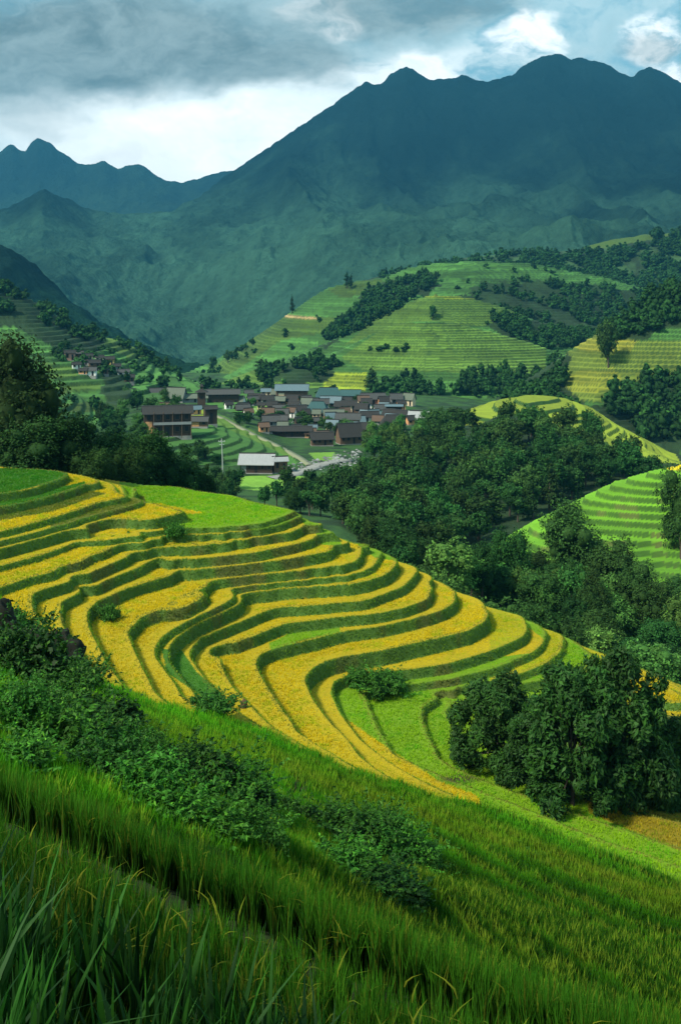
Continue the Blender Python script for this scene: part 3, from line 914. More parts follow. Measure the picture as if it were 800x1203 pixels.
# bank behind and beside the photographer
# ------------------------------------------------------------------ haze
def box_mesh(name, lo, hi):
    x0, y0, z0 = lo; x1, y1, z1 = hi
    v = [(x0,y0,z0),(x1,y0,z0),(x1,y1,z0),(x0,y1,z0),(x0,y0,z1),(x1,y0,z1),(x1,y1,z1),(x0,y1,z1)]
    f = [(0,3,2,1),(4,5,6,7),(0,1,5,4),(1,2,6,5),(2,3,7,6),(3,0,4,7)]
    me = bpy.data.meshes.new(name); me.from_pydata(v, [], f); me.update()
    return me
HAZE = 1
if HAZE:
    hm = bpy.data.materials.new('haze_air')
    hm.use_nodes = True
    ht = hm.node_tree
    for n in list(ht.nodes): ht.nodes.remove(n)
    HN = NT(ht)
    pv = HN.n('ShaderNodeVolumePrincipled', {'Color': (0.065, 0.31, 0.50, 1), 'Density': 0.95e-4, 'Anisotropy': 0.15})
    ho = HN.n('ShaderNodeOutputMaterial')
    ht.links.new(pv.outputs[0], ho.inputs['Volume'])
    me = box_mesh('haze', (-7100, -500, -263.0), (7100, 8900, 1330))
    me.materials.append(hm)
    tag(link(bpy.data.objects.new('haze', me)), 'blue green haze in the valley air', 'haze', kind='stuff')
# ------------------------------------------------------------------ grass and rice
def blades(P, h, w, az, lean, cb, ct, nseg=1, curl=None):
    """P (N,3) feet, h height, w width, az lean bearing, lean sideways reach as a share of h -> verts, faces list, colours"""
    n = len(P)
    az = np.asarray(az); h = np.asarray(h); w = np.asarray(w); lean = np.asarray(lean)
    dirh = np.stack([np.cos(az), np.sin(az), 0 * az], 1)
    fa = az + math.pi / 2 + rng.normal(0, 0.9, n)
    acr = np.stack([np.cos(fa), np.sin(fa), 0 * az], 1)
    rows, cols = [], []
    for s in np.linspace(0, 1, nseg + 1):
        up = h * (s - 0.32 * lean * s * s)
        c_ = P + dirh * (h * lean * s * s)[:, None]
        c_[:, 2] += up
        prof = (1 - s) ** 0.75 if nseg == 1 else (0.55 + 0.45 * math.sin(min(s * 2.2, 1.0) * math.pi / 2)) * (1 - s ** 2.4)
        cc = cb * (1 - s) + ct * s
        if s < 1:
            rows += [c_ - acr * (w * 0.5 * prof)[:, None], c_ + acr * (w * 0.5 * prof)[:, None]]
            cols += [cc, cc]
        else:
            rows.append(c_); cols.append(cc)
    m = len(rows)
    V = np.stack(rows, 1).reshape(-1, 3); C = np.stack(cols, 1).reshape(-1, 3)
    base = np.arange(n) * m
    fs = []
    for i in range(nseg - 1):
        fs.append(np.stack([base + 2 * i, base + 2 * i + 1, base + 2 * i + 3, base + 2 * i + 2], 1))
    tri = np.stack([base + m - 3, base + m - 2, base + m - 1], 1)
    return V, fs, tri, C

def blade_object(name, parts, mat, label, kind='stuff'):
    V, Q, T, C, o = [], [], [], [], 0
    for v, fs, t, c in parts:
        V.append(v); C.append(c)
        for f in fs: Q.append(f + o)
        T.append(t + o); o += len(v)
    faces = []
    if Q: faces.append(np.concatenate(Q))
    faces.append(np.concatenate(T))
    me = npmesh(name, np.concatenate(V), faces, np.concatenate(C), [mat])
    return tag(link(bpy.data.objects.new(name, me)), label, 'crop', kind=kind)

def jit(c, n, a=0.25):
    return c * (1 + rng.uniform(-a, a, (n, 1)))

# terraces: rice on the treads, rough grass on the faces and the near slope
NB = 225000
d_ = np.sqrt(rng.uniform(29.5 ** 2, 136 ** 2, NB))
p_ = rng.uniform(-62, 866, NB)
x_ = (p_ - 400) / F * d_
z_, ri, lv, ne, lp, ff, rr = near_ground(x_, d_)
py_ = HZ - F * z_ / d_
cr = crop(p_, py_, lv)
isr = (ri > 0.5) & (ne < 0.5)
isn = ne >= 0.5
lipz = (~isr) & (~isn) & (lp > 0.25)
rice = (~isr) & (~isn) & (~lipz)
keepm = (py_ < 1240) & (py_ > 550) 
parts_r, parts_g = [], []
TW = np.clip(0.9 / np.maximum(bicubic(GRAD, x_, d_), 0.02) / 3.4, 0.45, 1.0)
TW = np.where(isn, 1.0, TW)
nzc = fbm(x_ * 0.8, d_ * 0.8, 3, 91)
nzl = fbm(x_ * 0.12, d_ * 0.12, 3, 92)
def emit(mask, reps, hh, ww, colb, colt, out, spread, lean=(0.1, 0.5), nseg=1):
    idx = np.nonzero(mask & keepm)[0]
    for _ in range(reps):
        n = len(idx)
        P = np.stack([x_[idx] + rng.uniform(-spread, spread, n), d_[idx] + rng.uniform(-spread, spread, n), z_[idx] - 0.04], 1)
        h = rng.uniform(hh[0], hh[1], n) * TW[idx]; w = rng.uniform(ww[0], ww[1], n)
        out.append(blades(P, h, w, rng.uniform(0, 6.283, n), rng.uniform(lean[0], lean[1], n), colb[idx], colt[idx] * (1 + rng.uniform(-.15, .15, (n, 1))), nseg))
_hold = (x_, d_, z_, ri, lv, ne, lp, ff, p_, py_, isr, TW)
NR = 700000
d_ = np.sqrt(rng.uniform(62 ** 2, 128 ** 2, NR)); p_ = rng.uniform(-62, 866, NR); x_ = (p_ - 400) / F * d_
z_, ri, lv, ne, lp, ff, rr = near_ground(x_, d_)
k_ = (ri > 0.5) & (ne < 0.5)
x_, d_, z_, p_ = x_[k_], d_[k_], z_[k_], p_[k_]
py_ = HZ - F * z_ / d_
nr_ = len(x_)
n1 = fbm(x_ * 0.8, d_ * 0.8, 3, 91)[:, None]
rc2 = np.array((0.07, 0.17, 0.010)) * (1 - n1) + np.array((0.19, 0.34, 0.016)) * n1
b1 = (0.6 * sstep(0.60, 0.72, fbm(x_ * 0.2, d_ * 0.25, 4, 44)))[:, None]
rc2 = rc2 * (1 - b1) + np.array((0.17, 0.14, 0.03)) * b1
keepm_, keepm = keepm, np.ones(nr_, bool); TW = np.ones(nr_)
emit(np.ones(nr_, bool), 2, (0.12, 0.26), (0.05, 0.10), rc2 * 0.75, rc2 * 1.1, parts_g, 0.06, (0.3, 0.9))
keepm = keepm_
x_, d_, z_, ri, lv, ne, lp, ff, p_, py_, isr, TW = _hold
gren = mixc(cr, cr * np.array((0.62, 0.92, 0.9)), sstep(0.48, 0.68, nzc))
gren = gren * (0.80 + 0.4 * nzl)[:, None]
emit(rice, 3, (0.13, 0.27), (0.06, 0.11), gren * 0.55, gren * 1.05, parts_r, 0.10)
lipc = mixc(np.array((0.20, 0.26, 0.03)) * np.ones((NB, 1)), np.array((0.34, 0.32, 0.06)) * np.ones((NB, 1)), nzc)
emit(lipz, 2, (0.10, 0.24), (0.08, 0.12), lipc * 0.6, lipc, parts_g, 0.06)
ric = mixc(np.array((0.08, 0.20, 0.010)) * np.ones((NB, 1)), np.array((0.20, 0.36, 0.016)) * np.ones((NB, 1)), nzc)
ric = mixc(ric, np.array((0.12, 0.09, 0.03)) * np.ones((NB, 1)), 0.7 * sstep(0.60, 0.72, fbm(x_ * 0.5, d_ * 1.3, 3, 44)))
emit(isr, 1, (0.14, 0.28), (0.05, 0.10), ric * 0.8, ric * 1.1, parts_g, 0.12, (0.3, 0.9))
step_lines = (np.abs(np.mod(nzl * 3, 1) - 0.5) * 2)
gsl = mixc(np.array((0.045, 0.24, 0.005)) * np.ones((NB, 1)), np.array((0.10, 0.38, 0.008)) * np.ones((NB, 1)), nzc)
gsl = gsl * (1 - 0.5 * sstep(910, 1090, py_))[:, None]  # slope grass darkens towards the viewer: dim foreground light painted into its colour
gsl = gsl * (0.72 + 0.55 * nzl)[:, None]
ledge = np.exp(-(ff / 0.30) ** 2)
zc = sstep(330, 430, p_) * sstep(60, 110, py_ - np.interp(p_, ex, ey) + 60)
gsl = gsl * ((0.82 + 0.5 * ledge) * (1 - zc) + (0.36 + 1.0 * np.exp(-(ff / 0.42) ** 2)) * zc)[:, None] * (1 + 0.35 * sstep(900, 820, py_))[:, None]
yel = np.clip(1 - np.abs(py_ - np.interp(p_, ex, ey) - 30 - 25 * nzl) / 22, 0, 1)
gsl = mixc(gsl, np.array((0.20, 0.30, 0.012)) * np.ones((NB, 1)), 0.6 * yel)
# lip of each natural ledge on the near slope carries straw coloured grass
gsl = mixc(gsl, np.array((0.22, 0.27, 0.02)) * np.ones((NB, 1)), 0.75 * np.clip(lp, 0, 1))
bare = np.maximum(0.8 * np.exp(-(((p_ - 350) / 13) ** 2 + ((py_ - 932) / 20) ** 2)), np.exp(-(((p_ - 540) / 22) ** 2 + ((py_ - 915) / 5) ** 2)))
isn2 = isn & (rng.random(NB) > bare * 1.2)
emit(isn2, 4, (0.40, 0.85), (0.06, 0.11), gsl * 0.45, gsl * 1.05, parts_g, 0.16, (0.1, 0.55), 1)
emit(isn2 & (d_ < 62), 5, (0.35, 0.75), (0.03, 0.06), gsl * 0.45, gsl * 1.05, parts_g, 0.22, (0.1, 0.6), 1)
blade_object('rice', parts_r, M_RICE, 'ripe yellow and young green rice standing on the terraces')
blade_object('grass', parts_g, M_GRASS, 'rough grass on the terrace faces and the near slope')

# rice in front of the camera
NF = 190000
d_ = np.sqrt(rng.uniform(4.2 ** 2, 15.5 ** 2, NF)); p_ = rng.uniform(-110, 910, NF)
x_ = (p_ - 400) / F * d_
z_, pp, d1, d2 = fore_ground(x_, d_)
ok = ((d_ < d1 - 0.04) | ((d_ > d2 - 0.74) & (d_ < d2 + 0.05))) & (HZ - F * (z_ + 0.85) / d_ < 1215)
# rice stands in hills: pull blades to a planting grid
gsz = 0.17
hx_, hy_ = np.round(x_ / gsz) * gsz, np.round(d_ / gsz) * gsz
x2 = hx_ + (x_ - hx_) * 0.55 + (hash2(np.round(x_ / gsz), np.round(d_ / gsz), 4) - 0.5) * 0.10
y2 = hy_ + (d_ - hy_) * 0.55 + (hash2(np.round(x_ / gsz), np.round(d_ / gsz), 5) - 0.5) * 0.10
idx = np.nonzero(ok)[0]
n = len(idx)
nz = fbm(x_[idx] * 1.3, d_[idx] * 1.3, 3, 61)
P = np.stack([x2[idx], y2[idx], z_[idx] - 0.03], 1)
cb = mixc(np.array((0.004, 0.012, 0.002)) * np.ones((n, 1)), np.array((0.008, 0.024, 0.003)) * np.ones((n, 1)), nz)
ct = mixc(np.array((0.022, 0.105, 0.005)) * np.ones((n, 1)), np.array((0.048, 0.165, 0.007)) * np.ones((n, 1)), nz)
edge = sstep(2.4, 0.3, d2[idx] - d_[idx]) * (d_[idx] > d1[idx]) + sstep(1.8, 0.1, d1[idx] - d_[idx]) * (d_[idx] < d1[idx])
ct = ct * (0.46 + 0.80 * edge)[:, None]  # foreground dimness painted into the rice greens, brighter at the row edges
head = rng.random(n) < 0.12
ct[head] = np.array((0.13, 0.16, 0.012))
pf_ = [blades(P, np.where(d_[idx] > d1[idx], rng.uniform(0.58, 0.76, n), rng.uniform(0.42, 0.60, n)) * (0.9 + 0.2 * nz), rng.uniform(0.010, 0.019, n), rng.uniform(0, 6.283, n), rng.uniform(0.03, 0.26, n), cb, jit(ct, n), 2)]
hd = np.nonzero(rng.random(n) < 0.018)[0]
nh = len(hd)
Ph = P[hd] + np.array((0, 0, 1)) * rng.uniform(0.32, 0.50, nh)[:, None]
hc = mixc(np.array((0.06, 0.11, 0.006)) * np.ones((nh, 1)), np.array((0.15, 0.165, 0.012)) * np.ones((nh, 1)), rng.random(nh)) * (0.6 + 0.6 * edge[hd])[:, None]
pf_.append(blades(Ph, rng.uniform(0.13, 0.22, nh), rng.uniform(0.012, 0.020, nh), rng.uniform(0, 6.283, nh), rng.uniform(0.6, 1.3, nh), hc * 0.7, hc, 3))
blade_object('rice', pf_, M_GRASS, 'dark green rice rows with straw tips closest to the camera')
# weeds on the steep bank behind the rows
NW = 60000
wd_ = np.sqrt(rng.uniform(9.0 ** 2, 34.0 ** 2, NW)); wp_ = rng.uniform(-110, 910, NW)
wx_ = (wp_ - 400) / F * wd_
wz_, _, wd1, wd2 = fore_ground(wx_, wd_)
wi = np.nonzero(wd_ > wd2 + 0.5)[0]
n = len(wi)
wn = fbm(wx_[wi] * 0.8, wd_[wi] * 0.8, 3, 71)
wc = mixc(np.array((0.006, 0.028, 0.003)) * np.ones((n, 1)), np.array((0.016, 0.060, 0.005)) * np.ones((n, 1)), wn)
P = np.stack([wx_[wi], wd_[wi], wz_[wi] - 0.05], 1)
wparts = []
for _ in range(3):
    wparts.append(blades(P + rng.uniform(-.12, .12, P.shape) * np.array((1, 1, 0)), rng.uniform(0.2, 0.55, n), rng.uniform(0.02, 0.05, n), rng.uniform(0, 6.283, n), rng.uniform(0.1, 0.7, n), wc * 0.4, jit(wc, n), 2))
blade_object('weeds', wparts, M_GRASS, 'dark weeds on the steep bank behind the closest rice rows')
# broad leaved cane grass at the bottom
NL = 5200
d_ = rng.uniform(3.7, 7.2, NL); p_ = rng.uniform(-60, 760, NL)
x_ = (p_ - 400) / F * d_
cl = hash2(np.floor(x_ / 0.28), np.floor(d_ / 0.28), 8)
okl = (d_ < np.interp(p_, [-60, 350, 560, 760], [7.2, 5.9, 5.2, 4.4])) & (cl > 0.25)
x_, d_, p_ = x_[okl], d_[okl], p_[okl]
x_ = np.floor(x_ / 0.28) * 0.28 + 0.14 + (x_ - np.floor(x_ / 0.28) * 0.28 - 0.14) * 0.5
z_, *_ = fore_ground(x_, d_)
n = len(x_)
P = np.stack([x_, d_, z_ - 0.02], 1)
ct = mixc(np.array((0.006, 0.032, 0.004)) * np.ones((n, 1)), np.array((0.035, 0.14, 0.010)) * np.ones((n, 1)), rng.random(n) ** 2)
pl = [blades(P, rng.uniform(0.65, 1.2, n), rng.uniform(0.035, 0.07, n), rng.uniform(0, 6.283, n), np.abs(rng.normal(0.18, 0.22, n)), ct * 0.35, ct, 6)]
blade_object('tall_grass', pl, M_LEAFN, 'broad bladed cane grass at the bottom edge')

# ------------------------------------------------------------------ trees and bushes
def tube(path, rad, sides=6):
    path = np.asarray(path, float); rad = np.asarray(rad, float)
    n = len(path)
    T = np.gradient(path, axis=0); T /= np.linalg.norm(T, axis=1)[:, None] + 1e-9
    ref = np.array((0.31, 0.94, 0.1))
    A = np.cross(T, ref); A /= np.linalg.norm(A, axis=1)[:, None] + 1e-9
    B = np.cross(T, A)
    a = np.linspace(0, 2 * math.pi, sides, endpoint=False)
    V = path[:, None] + rad[:, None, None] * (A[:, None] * np.cos(a)[None, :, None] + B[:, None] * np.sin(a)[None, :, None])
    i = np.arange(n * sides).reshape(n, sides)
    f = np.stack([i[:-1], np.roll(i[:-1], -1, 1), np.roll(i[1:], -1, 1), i[1:]], -1).reshape(-1, 4)
    return V.reshape(-1, 3), f

def merge(parts):
    V, Fq, C, o = [], [], [], 0
    for v, f, c in parts:
        V.append(v); Fq.append(f + o); o += len(v)
        C.append(np.broadcast_to(np.asarray(c, float), (len(v), 3)))
    return np.concatenate(V), np.concatenate(Fq), np.concatenate(C)

def leaves(r, lobes, n, size, col, elong=1.0, droop=0.0, flat=0.5, core=0.62, inner=0.25):
    """leaf quads spread through the volume of rounded lobes: lobes (m,4) = x,y,z,r"""
    lobes = np.asarray(lobes, float)
    wgt = lobes[:, 3] ** 2; wgt /= wgt.sum()
    li = r.choice(len(lobes), n, p=wgt)
    u = r.normal(size=(n, 3)); u[:, 2] = u[:, 2] * 0.9 + 0.18
    u /= np.linalg.norm(u, axis=1)[:, None]
    # small sprays: leaves gather round random spots on the lobe
    ns = max(6, n // 26)
    sp = r.normal(size=(ns, 3)); sp[:, 2] = sp[:, 2] * 0.9 + 0.2; sp /= np.linalg.norm(sp, axis=1)[:, None]
    spr = r.uniform(0.80, 1.12, ns); spl = r.choice(len(lobes), ns, p=wgt)
    si = r.integers(0, ns, n)
    use = r.random(n) < 0.72
    li = np.where(use, spl[si], li)
    rad = np.where(r.random(n) < inner, r.uniform(0.55, 0.92, n), r.uniform(0.86, 1.06, n))
    off = u * rad[:, None]
    off2 = sp[si] * spr[si][:, None] + r.normal(size=(n, 3)) * 0.15
    off = np.where(use[:, None], off2, off)
    c0 = lobes[li, :3] + off * lobes[li, 3][:, None]
    nrm = off / (np.linalg.norm(off, axis=1)[:, None] + 1e-9) * (1 - flat) + np.array((0, 0, 1)) * flat + r.normal(size=(n, 3)) * 0.45
    nrm /= np.linalg.norm(nrm, axis=1)[:, None]
    t = np.cross(nrm, r.normal(size=(n, 3))); t /= np.linalg.norm(t, axis=1)[:, None] + 1e-9
    t[:, 2] -= droop; t /= np.linalg.norm(t, axis=1)[:, None]
    b = np.cross(nrm, t); b /= np.linalg.norm(b, axis=1)[:, None] + 1e-9
    s = size * r.uniform(0.6, 1.35, n)[:, None]
    V = np.stack([c0 - t * s * 0.5 * elong, c0 + b * s * 0.36, c0 + t * s * 0.6 * elong, c0 - b * s * 0.36], 1).reshape(-1, 3)
    f = (np.arange(n) * 4)[:, None] + np.arange(4)[None]
    lb = r.uniform(0.75, 1.3, len(lobes))[li] * r.uniform(0.7, 1.35, n)
    yellowish = (r.random(n) < 0.08)[:, None]
    c = np.asarray(col)[None] * lb[:, None]
    c = np.where(yellowish, c * np.array((1.45, 1.4, 1.0)), c)
    parts = [(V, f, np.repeat(c, 4, 0))]
    if core > 0:      # leafy mass inside every lobe
        for L in lobes:
            th = np.linspace(0.0, math.pi, 5); ph = np.linspace(0, 2 * math.pi, 7, endpoint=False)
            g = np.array([[(math.sin(a) * math.cos(q), math.sin(a) * math.sin(q), math.cos(a)) for q in ph] for a in th])
            g = g * (core * L[3] * r.uniform(0.8, 1.1, g.shape[:2] + (1,))) + L[:3]
            i = np.arange(5 * 7).reshape(5, 7)
            f2 = np.stack([i[:-1], i[1:], np.roll(i[1:], -1, 1), np.roll(i[:-1], -1, 1)], -1).reshape(-1, 4)
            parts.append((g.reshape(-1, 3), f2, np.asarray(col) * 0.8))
    return merge(parts)

def crown_lobes(r, kind, m):
    L = []
    if kind == 'round':
        L.append((0, 0, 1.15, 0.62)); L.append((0.1, 0.1, 0.75, 0.42))
        for i in range(m):
            a = r.uniform(0, 6.283); e = r.uniform(-0.75, 1.15)
            q = 0.62 * math.cos(e * 0.9)
            L.append((q * math.cos(a), q * math.sin(a), 1.1 + 0.75 * math.sin(e), r.uniform(0.22, 0.44)))
    elif kind == 'tall':
        for i in range(m):
            t = i / (m - 1)
            a = r.uniform(0, 6.283)
            rr_ = (0.38 * (1 - t) ** 0.7 + 0.10)
            L.append((0.45 * rr_ * math.cos(a) * 1.3, 0.45 * rr_ * math.sin(a) * 1.3, 0.55 + t * 2.3, rr_ * r.uniform(0.8, 1.15)))
    elif kind == 'spread':
        for i in range(m):
            a = i * 2.4 + r.uniform(-.4, .4)
            q = r.uniform(0.1, 0.78)
            L.append((q * math.cos(a), q * math.sin(a), 1.05 + r.uniform(-0.35, 0.55) * (1.15 - q) + 0.12, r.uniform(0.20, 0.36)))
    elif kind == 'full':
        for i in range(m):
            a = i * 2.4 + r.uniform(-.4, .4)
            t = (i + 0.5) / m
            q = 0.82 * max(0.0, 1 - max(0, t * 1.25 - 0.25) ** 3.2) ** 0.5 * r.uniform(0.5, 1.0)
            L.append((q * math.cos(a), q * math.sin(a), 0.14 + t * 1.58 + r.uniform(-.1, .1), r.uniform(0.12, 0.26)))
    elif kind == 'bush':
        for i in range(m):
            a = r.uniform(0, 6.283); q = r.uniform(0, 0.72)
            L.append((q * math.cos(a), q * math.sin(a), 0.30 + r.uniform(0, 0.40) * (1 - q * 0.8), r.uniform(0.22, 0.38)))
    return L

def make_tree(seed, kind, m, nleaf, lsize, col, elong=1.0, droop=0.0, trunk_h=0.9, trunk_r=0.06, lm=None, limbs=6, core=0.62):
    """-> (trunk mesh, crown mesh), crown about 2 units wide"""
    r = np.random.default_rng(seed)
    L = crown_lobes(r, kind, m)
    V, f, c = leaves(r, L, nleaf, lsize, col, elong, droop, core=core)
    crown = npmesh('tree_crown', V, f, c, [lm or M_LEAF])
    tp = []
    top = np.array((r.uniform(-.05, .05), r.uniform(-.05, .05), trunk_h + 0.35))
    v, q = tube([(0, 0, -0.35), (0.01, 0, 0.2), (top[0] * .6, top[1] * .6, trunk_h * 0.7), top], [trunk_r * 1.4, trunk_r, trunk_r * 0.8, trunk_r * 0.45], 7)
    tp.append((v, q, (1, 1, 1)))
    pick = sorted(L, key=lambda l: -l[3])[:limbs] if len(L) > limbs else L
    for l in pick:
        s = np.array((top[0] * .5, top[1] * .5, trunk_h * r.uniform(0.45, 0.95)))
        e = np.array(l[:3]); mid = (s + e) / 2 + np.array((0, 0, -0.06))
        v, q = tube([s, mid, e], [trunk_r * 0.55, trunk_r * 0.38, trunk_r * 0.15], 5)
        tp.append((v, q, (1, 1, 1)))
    V, f, c = merge(tp)
    trunk = npmesh('tree_trunk', V, f, None, [M_BARK], smooth=True)
    return trunk, crown

FOR = np.array((0.024, 0.062, 0.012))
rs = 100
PROTO = {}
PROTO['mid'] = [make_tree(rs + i, 'round', 10 + i, 2300, 0.115, FOR * (0.9 + 0.15 * i)) for i in range(4)]
PROTO['midspread'] = [make_tree(rs + 20 + i, 'spread', 13, 2300, 0.11, FOR * 1.15, trunk_h=0.8) for i in range(2)]
PROTO['near'] = [make_tree(rs + 40 + i, 'round', 18, 8500, 0.062, FOR * 1.05, trunk_h=0.6) for i in range(3)]
PROTO['dusk'] = [make_tree(rs + 50 + i, 'round', 22, 11000, 0.055, FOR * 0.75, trunk_h=0.5) for i in range(3)]
PROTO['tall'] = [make_tree(rs + 60 + i, 'tall', 9, 1300, 0.12, FOR * 0.8, trunk_h=1.4) for i in range(3)]
PROTO['bright'] = [make_tree(rs + 80 + i, 'round', 11, 3600, 0.085, np.array((0.06, 0.14, 0.025))) for i in range(2)]
def one_mesh(pair):
    """trunk and crown as one mesh, for trees too small in view to show parts"""
    tr, cr_ = pair
    def get(me):
        v = np.empty(len(me.vertices) * 3, np.float32); me.vertices.foreach_get('co', v)
        f = np.empty(len(me.loops), np.int32); me.loops.foreach_get('vertex_index', f)
        return v.reshape(-1, 3), f.reshape(-1, 4)
    v1, f1 = get(tr); v2, f2 = get(cr_)
    c2 = np.empty(len(v2) * 4, np.float32); cr_.color_attributes['Col'].data.foreach_get('color', c2)
    c = np.concatenate([np.tile((0.06, 0.05, 0.035), (len(v1), 1)), c2.reshape(-1, 4)[:, :3]])
    me = npmesh('small_tree', np.concatenate([v1, v2]), np.concatenate([f1, f2 + len(v1)]), c, [M_LEAF, M_BARK], fmat=np.concatenate([np.ones(len(f1)), np.zeros(len(f2))]))
    return me
SMALL = {k: [one_mesh(p) for p in v] for k, v in PROTO.items()}

NTREE = [0]
def put_tree(kind, loc, width, height, label, group=None, parts=True, name='broadleaf_tree', cat='tree', var=None):
    """crown width and full height in metres"""
    i = NTREE[0]; NTREE[0] += 1
    v = var if var is not None else int(rng.integers(0, len(PROTO[kind])))
    hs = {'tall': 2.9}.get(kind, 1.95)
    sc = (width / 2.0 * (2.1 if kind == 'tall' else 1), width / 2.0 * (2.1 if kind == 'tall' else 1), height / hs)
    rz = rng.uniform(0, 6.283)
    if parts:
        e = empty(name, tuple(loc), rz, sc)
        t = link(bpy.data.objects.new('trunk', PROTO[kind][v][0]), e)
        c = link(bpy.data.objects.new('crown', PROTO[kind][v][1]), e)
    else:
        e = link(bpy.data.objects.new(name, SMALL[kind][v]))
        e.location = tuple(loc); e.rotation_euler = (0, 0, rz); e.scale = sc
    tag(e, label, cat, group)
    return e

def ground_at(patch, px, py):
    h = hit(patch, px, py)
    if h is None: return None
    return W3(*h)

ORD = ['first', 'second', 'third', 'fourth', 'fifth', 'sixth', 'seventh', 'eighth', 'ninth', 'tenth', 'eleventh', 'twelfth', 'thirteenth', 'fourteenth', 'fifteenth', 'sixteenth', 'seventeenth', 'eighteenth', 'nineteenth', 'twentieth']
def wood(patch, poly, n, wr_, hr_, kinds, short, group, parts=False, gap=0.62, tries=14000, seed=1, name='broadleaf_tree', maxpx=None, jl=None):
    r = np.random.default_rng(seed)
    poly = np.asarray(poly, float)
    lo, hi_ = poly.min(0), poly.max(0)
    got = []
    for _ in range(tries):
        if len(got) >= n: break
        px, py = r.uniform(lo[0], hi_[0]), r.uniform(lo[1], hi_[1])
        if not inpoly(np.array([px]), np.array([py]), poly)[0]: continue
        g = ground_at(patch, px, py)
        if g is None: continue
        w = r.uniform(*wr_)
        # keep spacing in the ground plane
        if any((g[0] - q[0]) ** 2 + ((g[1] - q[1])) ** 2 < (gap * (w + q[3]) / 2) ** 2 for q in got): continue
        got.append((g[0], g[1], g[2], w))
    got.sort(key=lambda q: -q[1])
    nrow = max(1, int(round(len(got) / 9.0)))
    per = int(math.ceil(len(got) / nrow))
    lab = {}
    for a in range(0, len(got), per):
        row = sorted(got[a:a + per], key=lambda q: q[0] / q[1])
        for b, q in enumerate(row):
            rw = a // per
            lab[q] = '%s %s from left in the %s' % (ORD[b], short, 'single row' if nrow == 1 else (ORD[rw] + ' row from the back'))
    for (x, y, z, w) in got:
        label = lab[(x, y, z, w)]
        k = kinds[int(r.integers(0, len(kinds)))]
        hh = r.uniform(*hr_)
        lb = label
        put_tree(k, (x, y, z - 0.3), w * (0.5 if k == 'tall' else 1), hh * (1.2 if k == 'tall' else 1), lb, group, parts, name=('slender_tree' if k == 'tall' else name))
    return got

# ravine forest below the rounded knoll
W_E = [(392,600),(420,575),(470,548),(520,520),(560,508),(620,510),(690,520),(735,550),(770,572),(720,576),(655,596),(595,626),(535,664),(500,676),(450,682),(415,650)]
wood('knoll', W_E, 150, (9.5, 15), (11, 17), ['mid', 'mid', 'mid', 'midspread', 'mid', 'tall'], 'ravine forest tree', 'trees of the ravine forest', seed=3, gap=0.58)
# wood at the foot of the bright side terraces
W_D = [(520,704),(560,708),(600,716),(640,740),(690,770),(760,790),(830,800),(830,742),(780,742),(745,732),(700,728),(660,708),(610,690)]
wood('side', W_D, 42, (7.5, 12), (7, 11.5), ['near', 'near', 'bright'], 'tree below the side terraces', 'trees below the side terraces', parts=True, seed=5, gap=0.6)
def tree_at(kind, px, pyb, pytop, wpx, d, label, group=None, parts=True, name='broadleaf_tree', z=None, var=None):
    p = W3(px, pyb, d)
    h = (pyb - pytop) / F * d
    return put_tree(kind, p, wpx / F * d, h, label, group, parts, name, var=var)
def on(patch, kind, px, pyb, pytop, wpx, label, group=None, parts=True, name='broadleaf_tree', var=None):
    h = hit(patch, px, pyb)
    if h is None: return None
    return tree_at(kind, px, pyb, pytop, wpx, h[2], label, group, parts, name, var=var)
on('side', 'near', 675, 690, 594, 86, 'tall rounded tree standing highest before the bright green side terraces')
on('side', 'near', 722, 716, 640, 76, 'broad dark tree with a flat crown before the lower side terraces')
on('side', 'near', 596, 705, 622, 58, 'dark tree with twin tops beside a yellow green field corner')
on('side', 'near', 566, 708, 640, 44, 'narrow tree leaning out of the ravine next to the grey roof')
on('side', 'near', 700, 752, 676, 52, 'pale green rounded tree in front of the dark wood')
on('side', 'bright', 640, 742, 688, 34, 'small light green tree right behind the hill crest')
on('side', 'bright', 610, 716, 684, 22, 'low yellow green bush tree peeping over the yellow crest', name='small_tree')
on('side', 'near', 800, 655, 556, 62, 'dark tree at the picture edge before the bright terraces')
on('side', 'near', 803, 730, 680, 70, 'dark spreading tree at the edge below the side terraces')
# trees just beyond the summit field
for a in ((468,672,612,62,'full dark tree rising behind the round nose of the terraces'),(440,655,606,44,'pale green tree touching the crest of the nose terraces'),(500,690,640,40,'dark tree beside the lone grey roof in the ravine')):
    on('valley', 'near', *a)
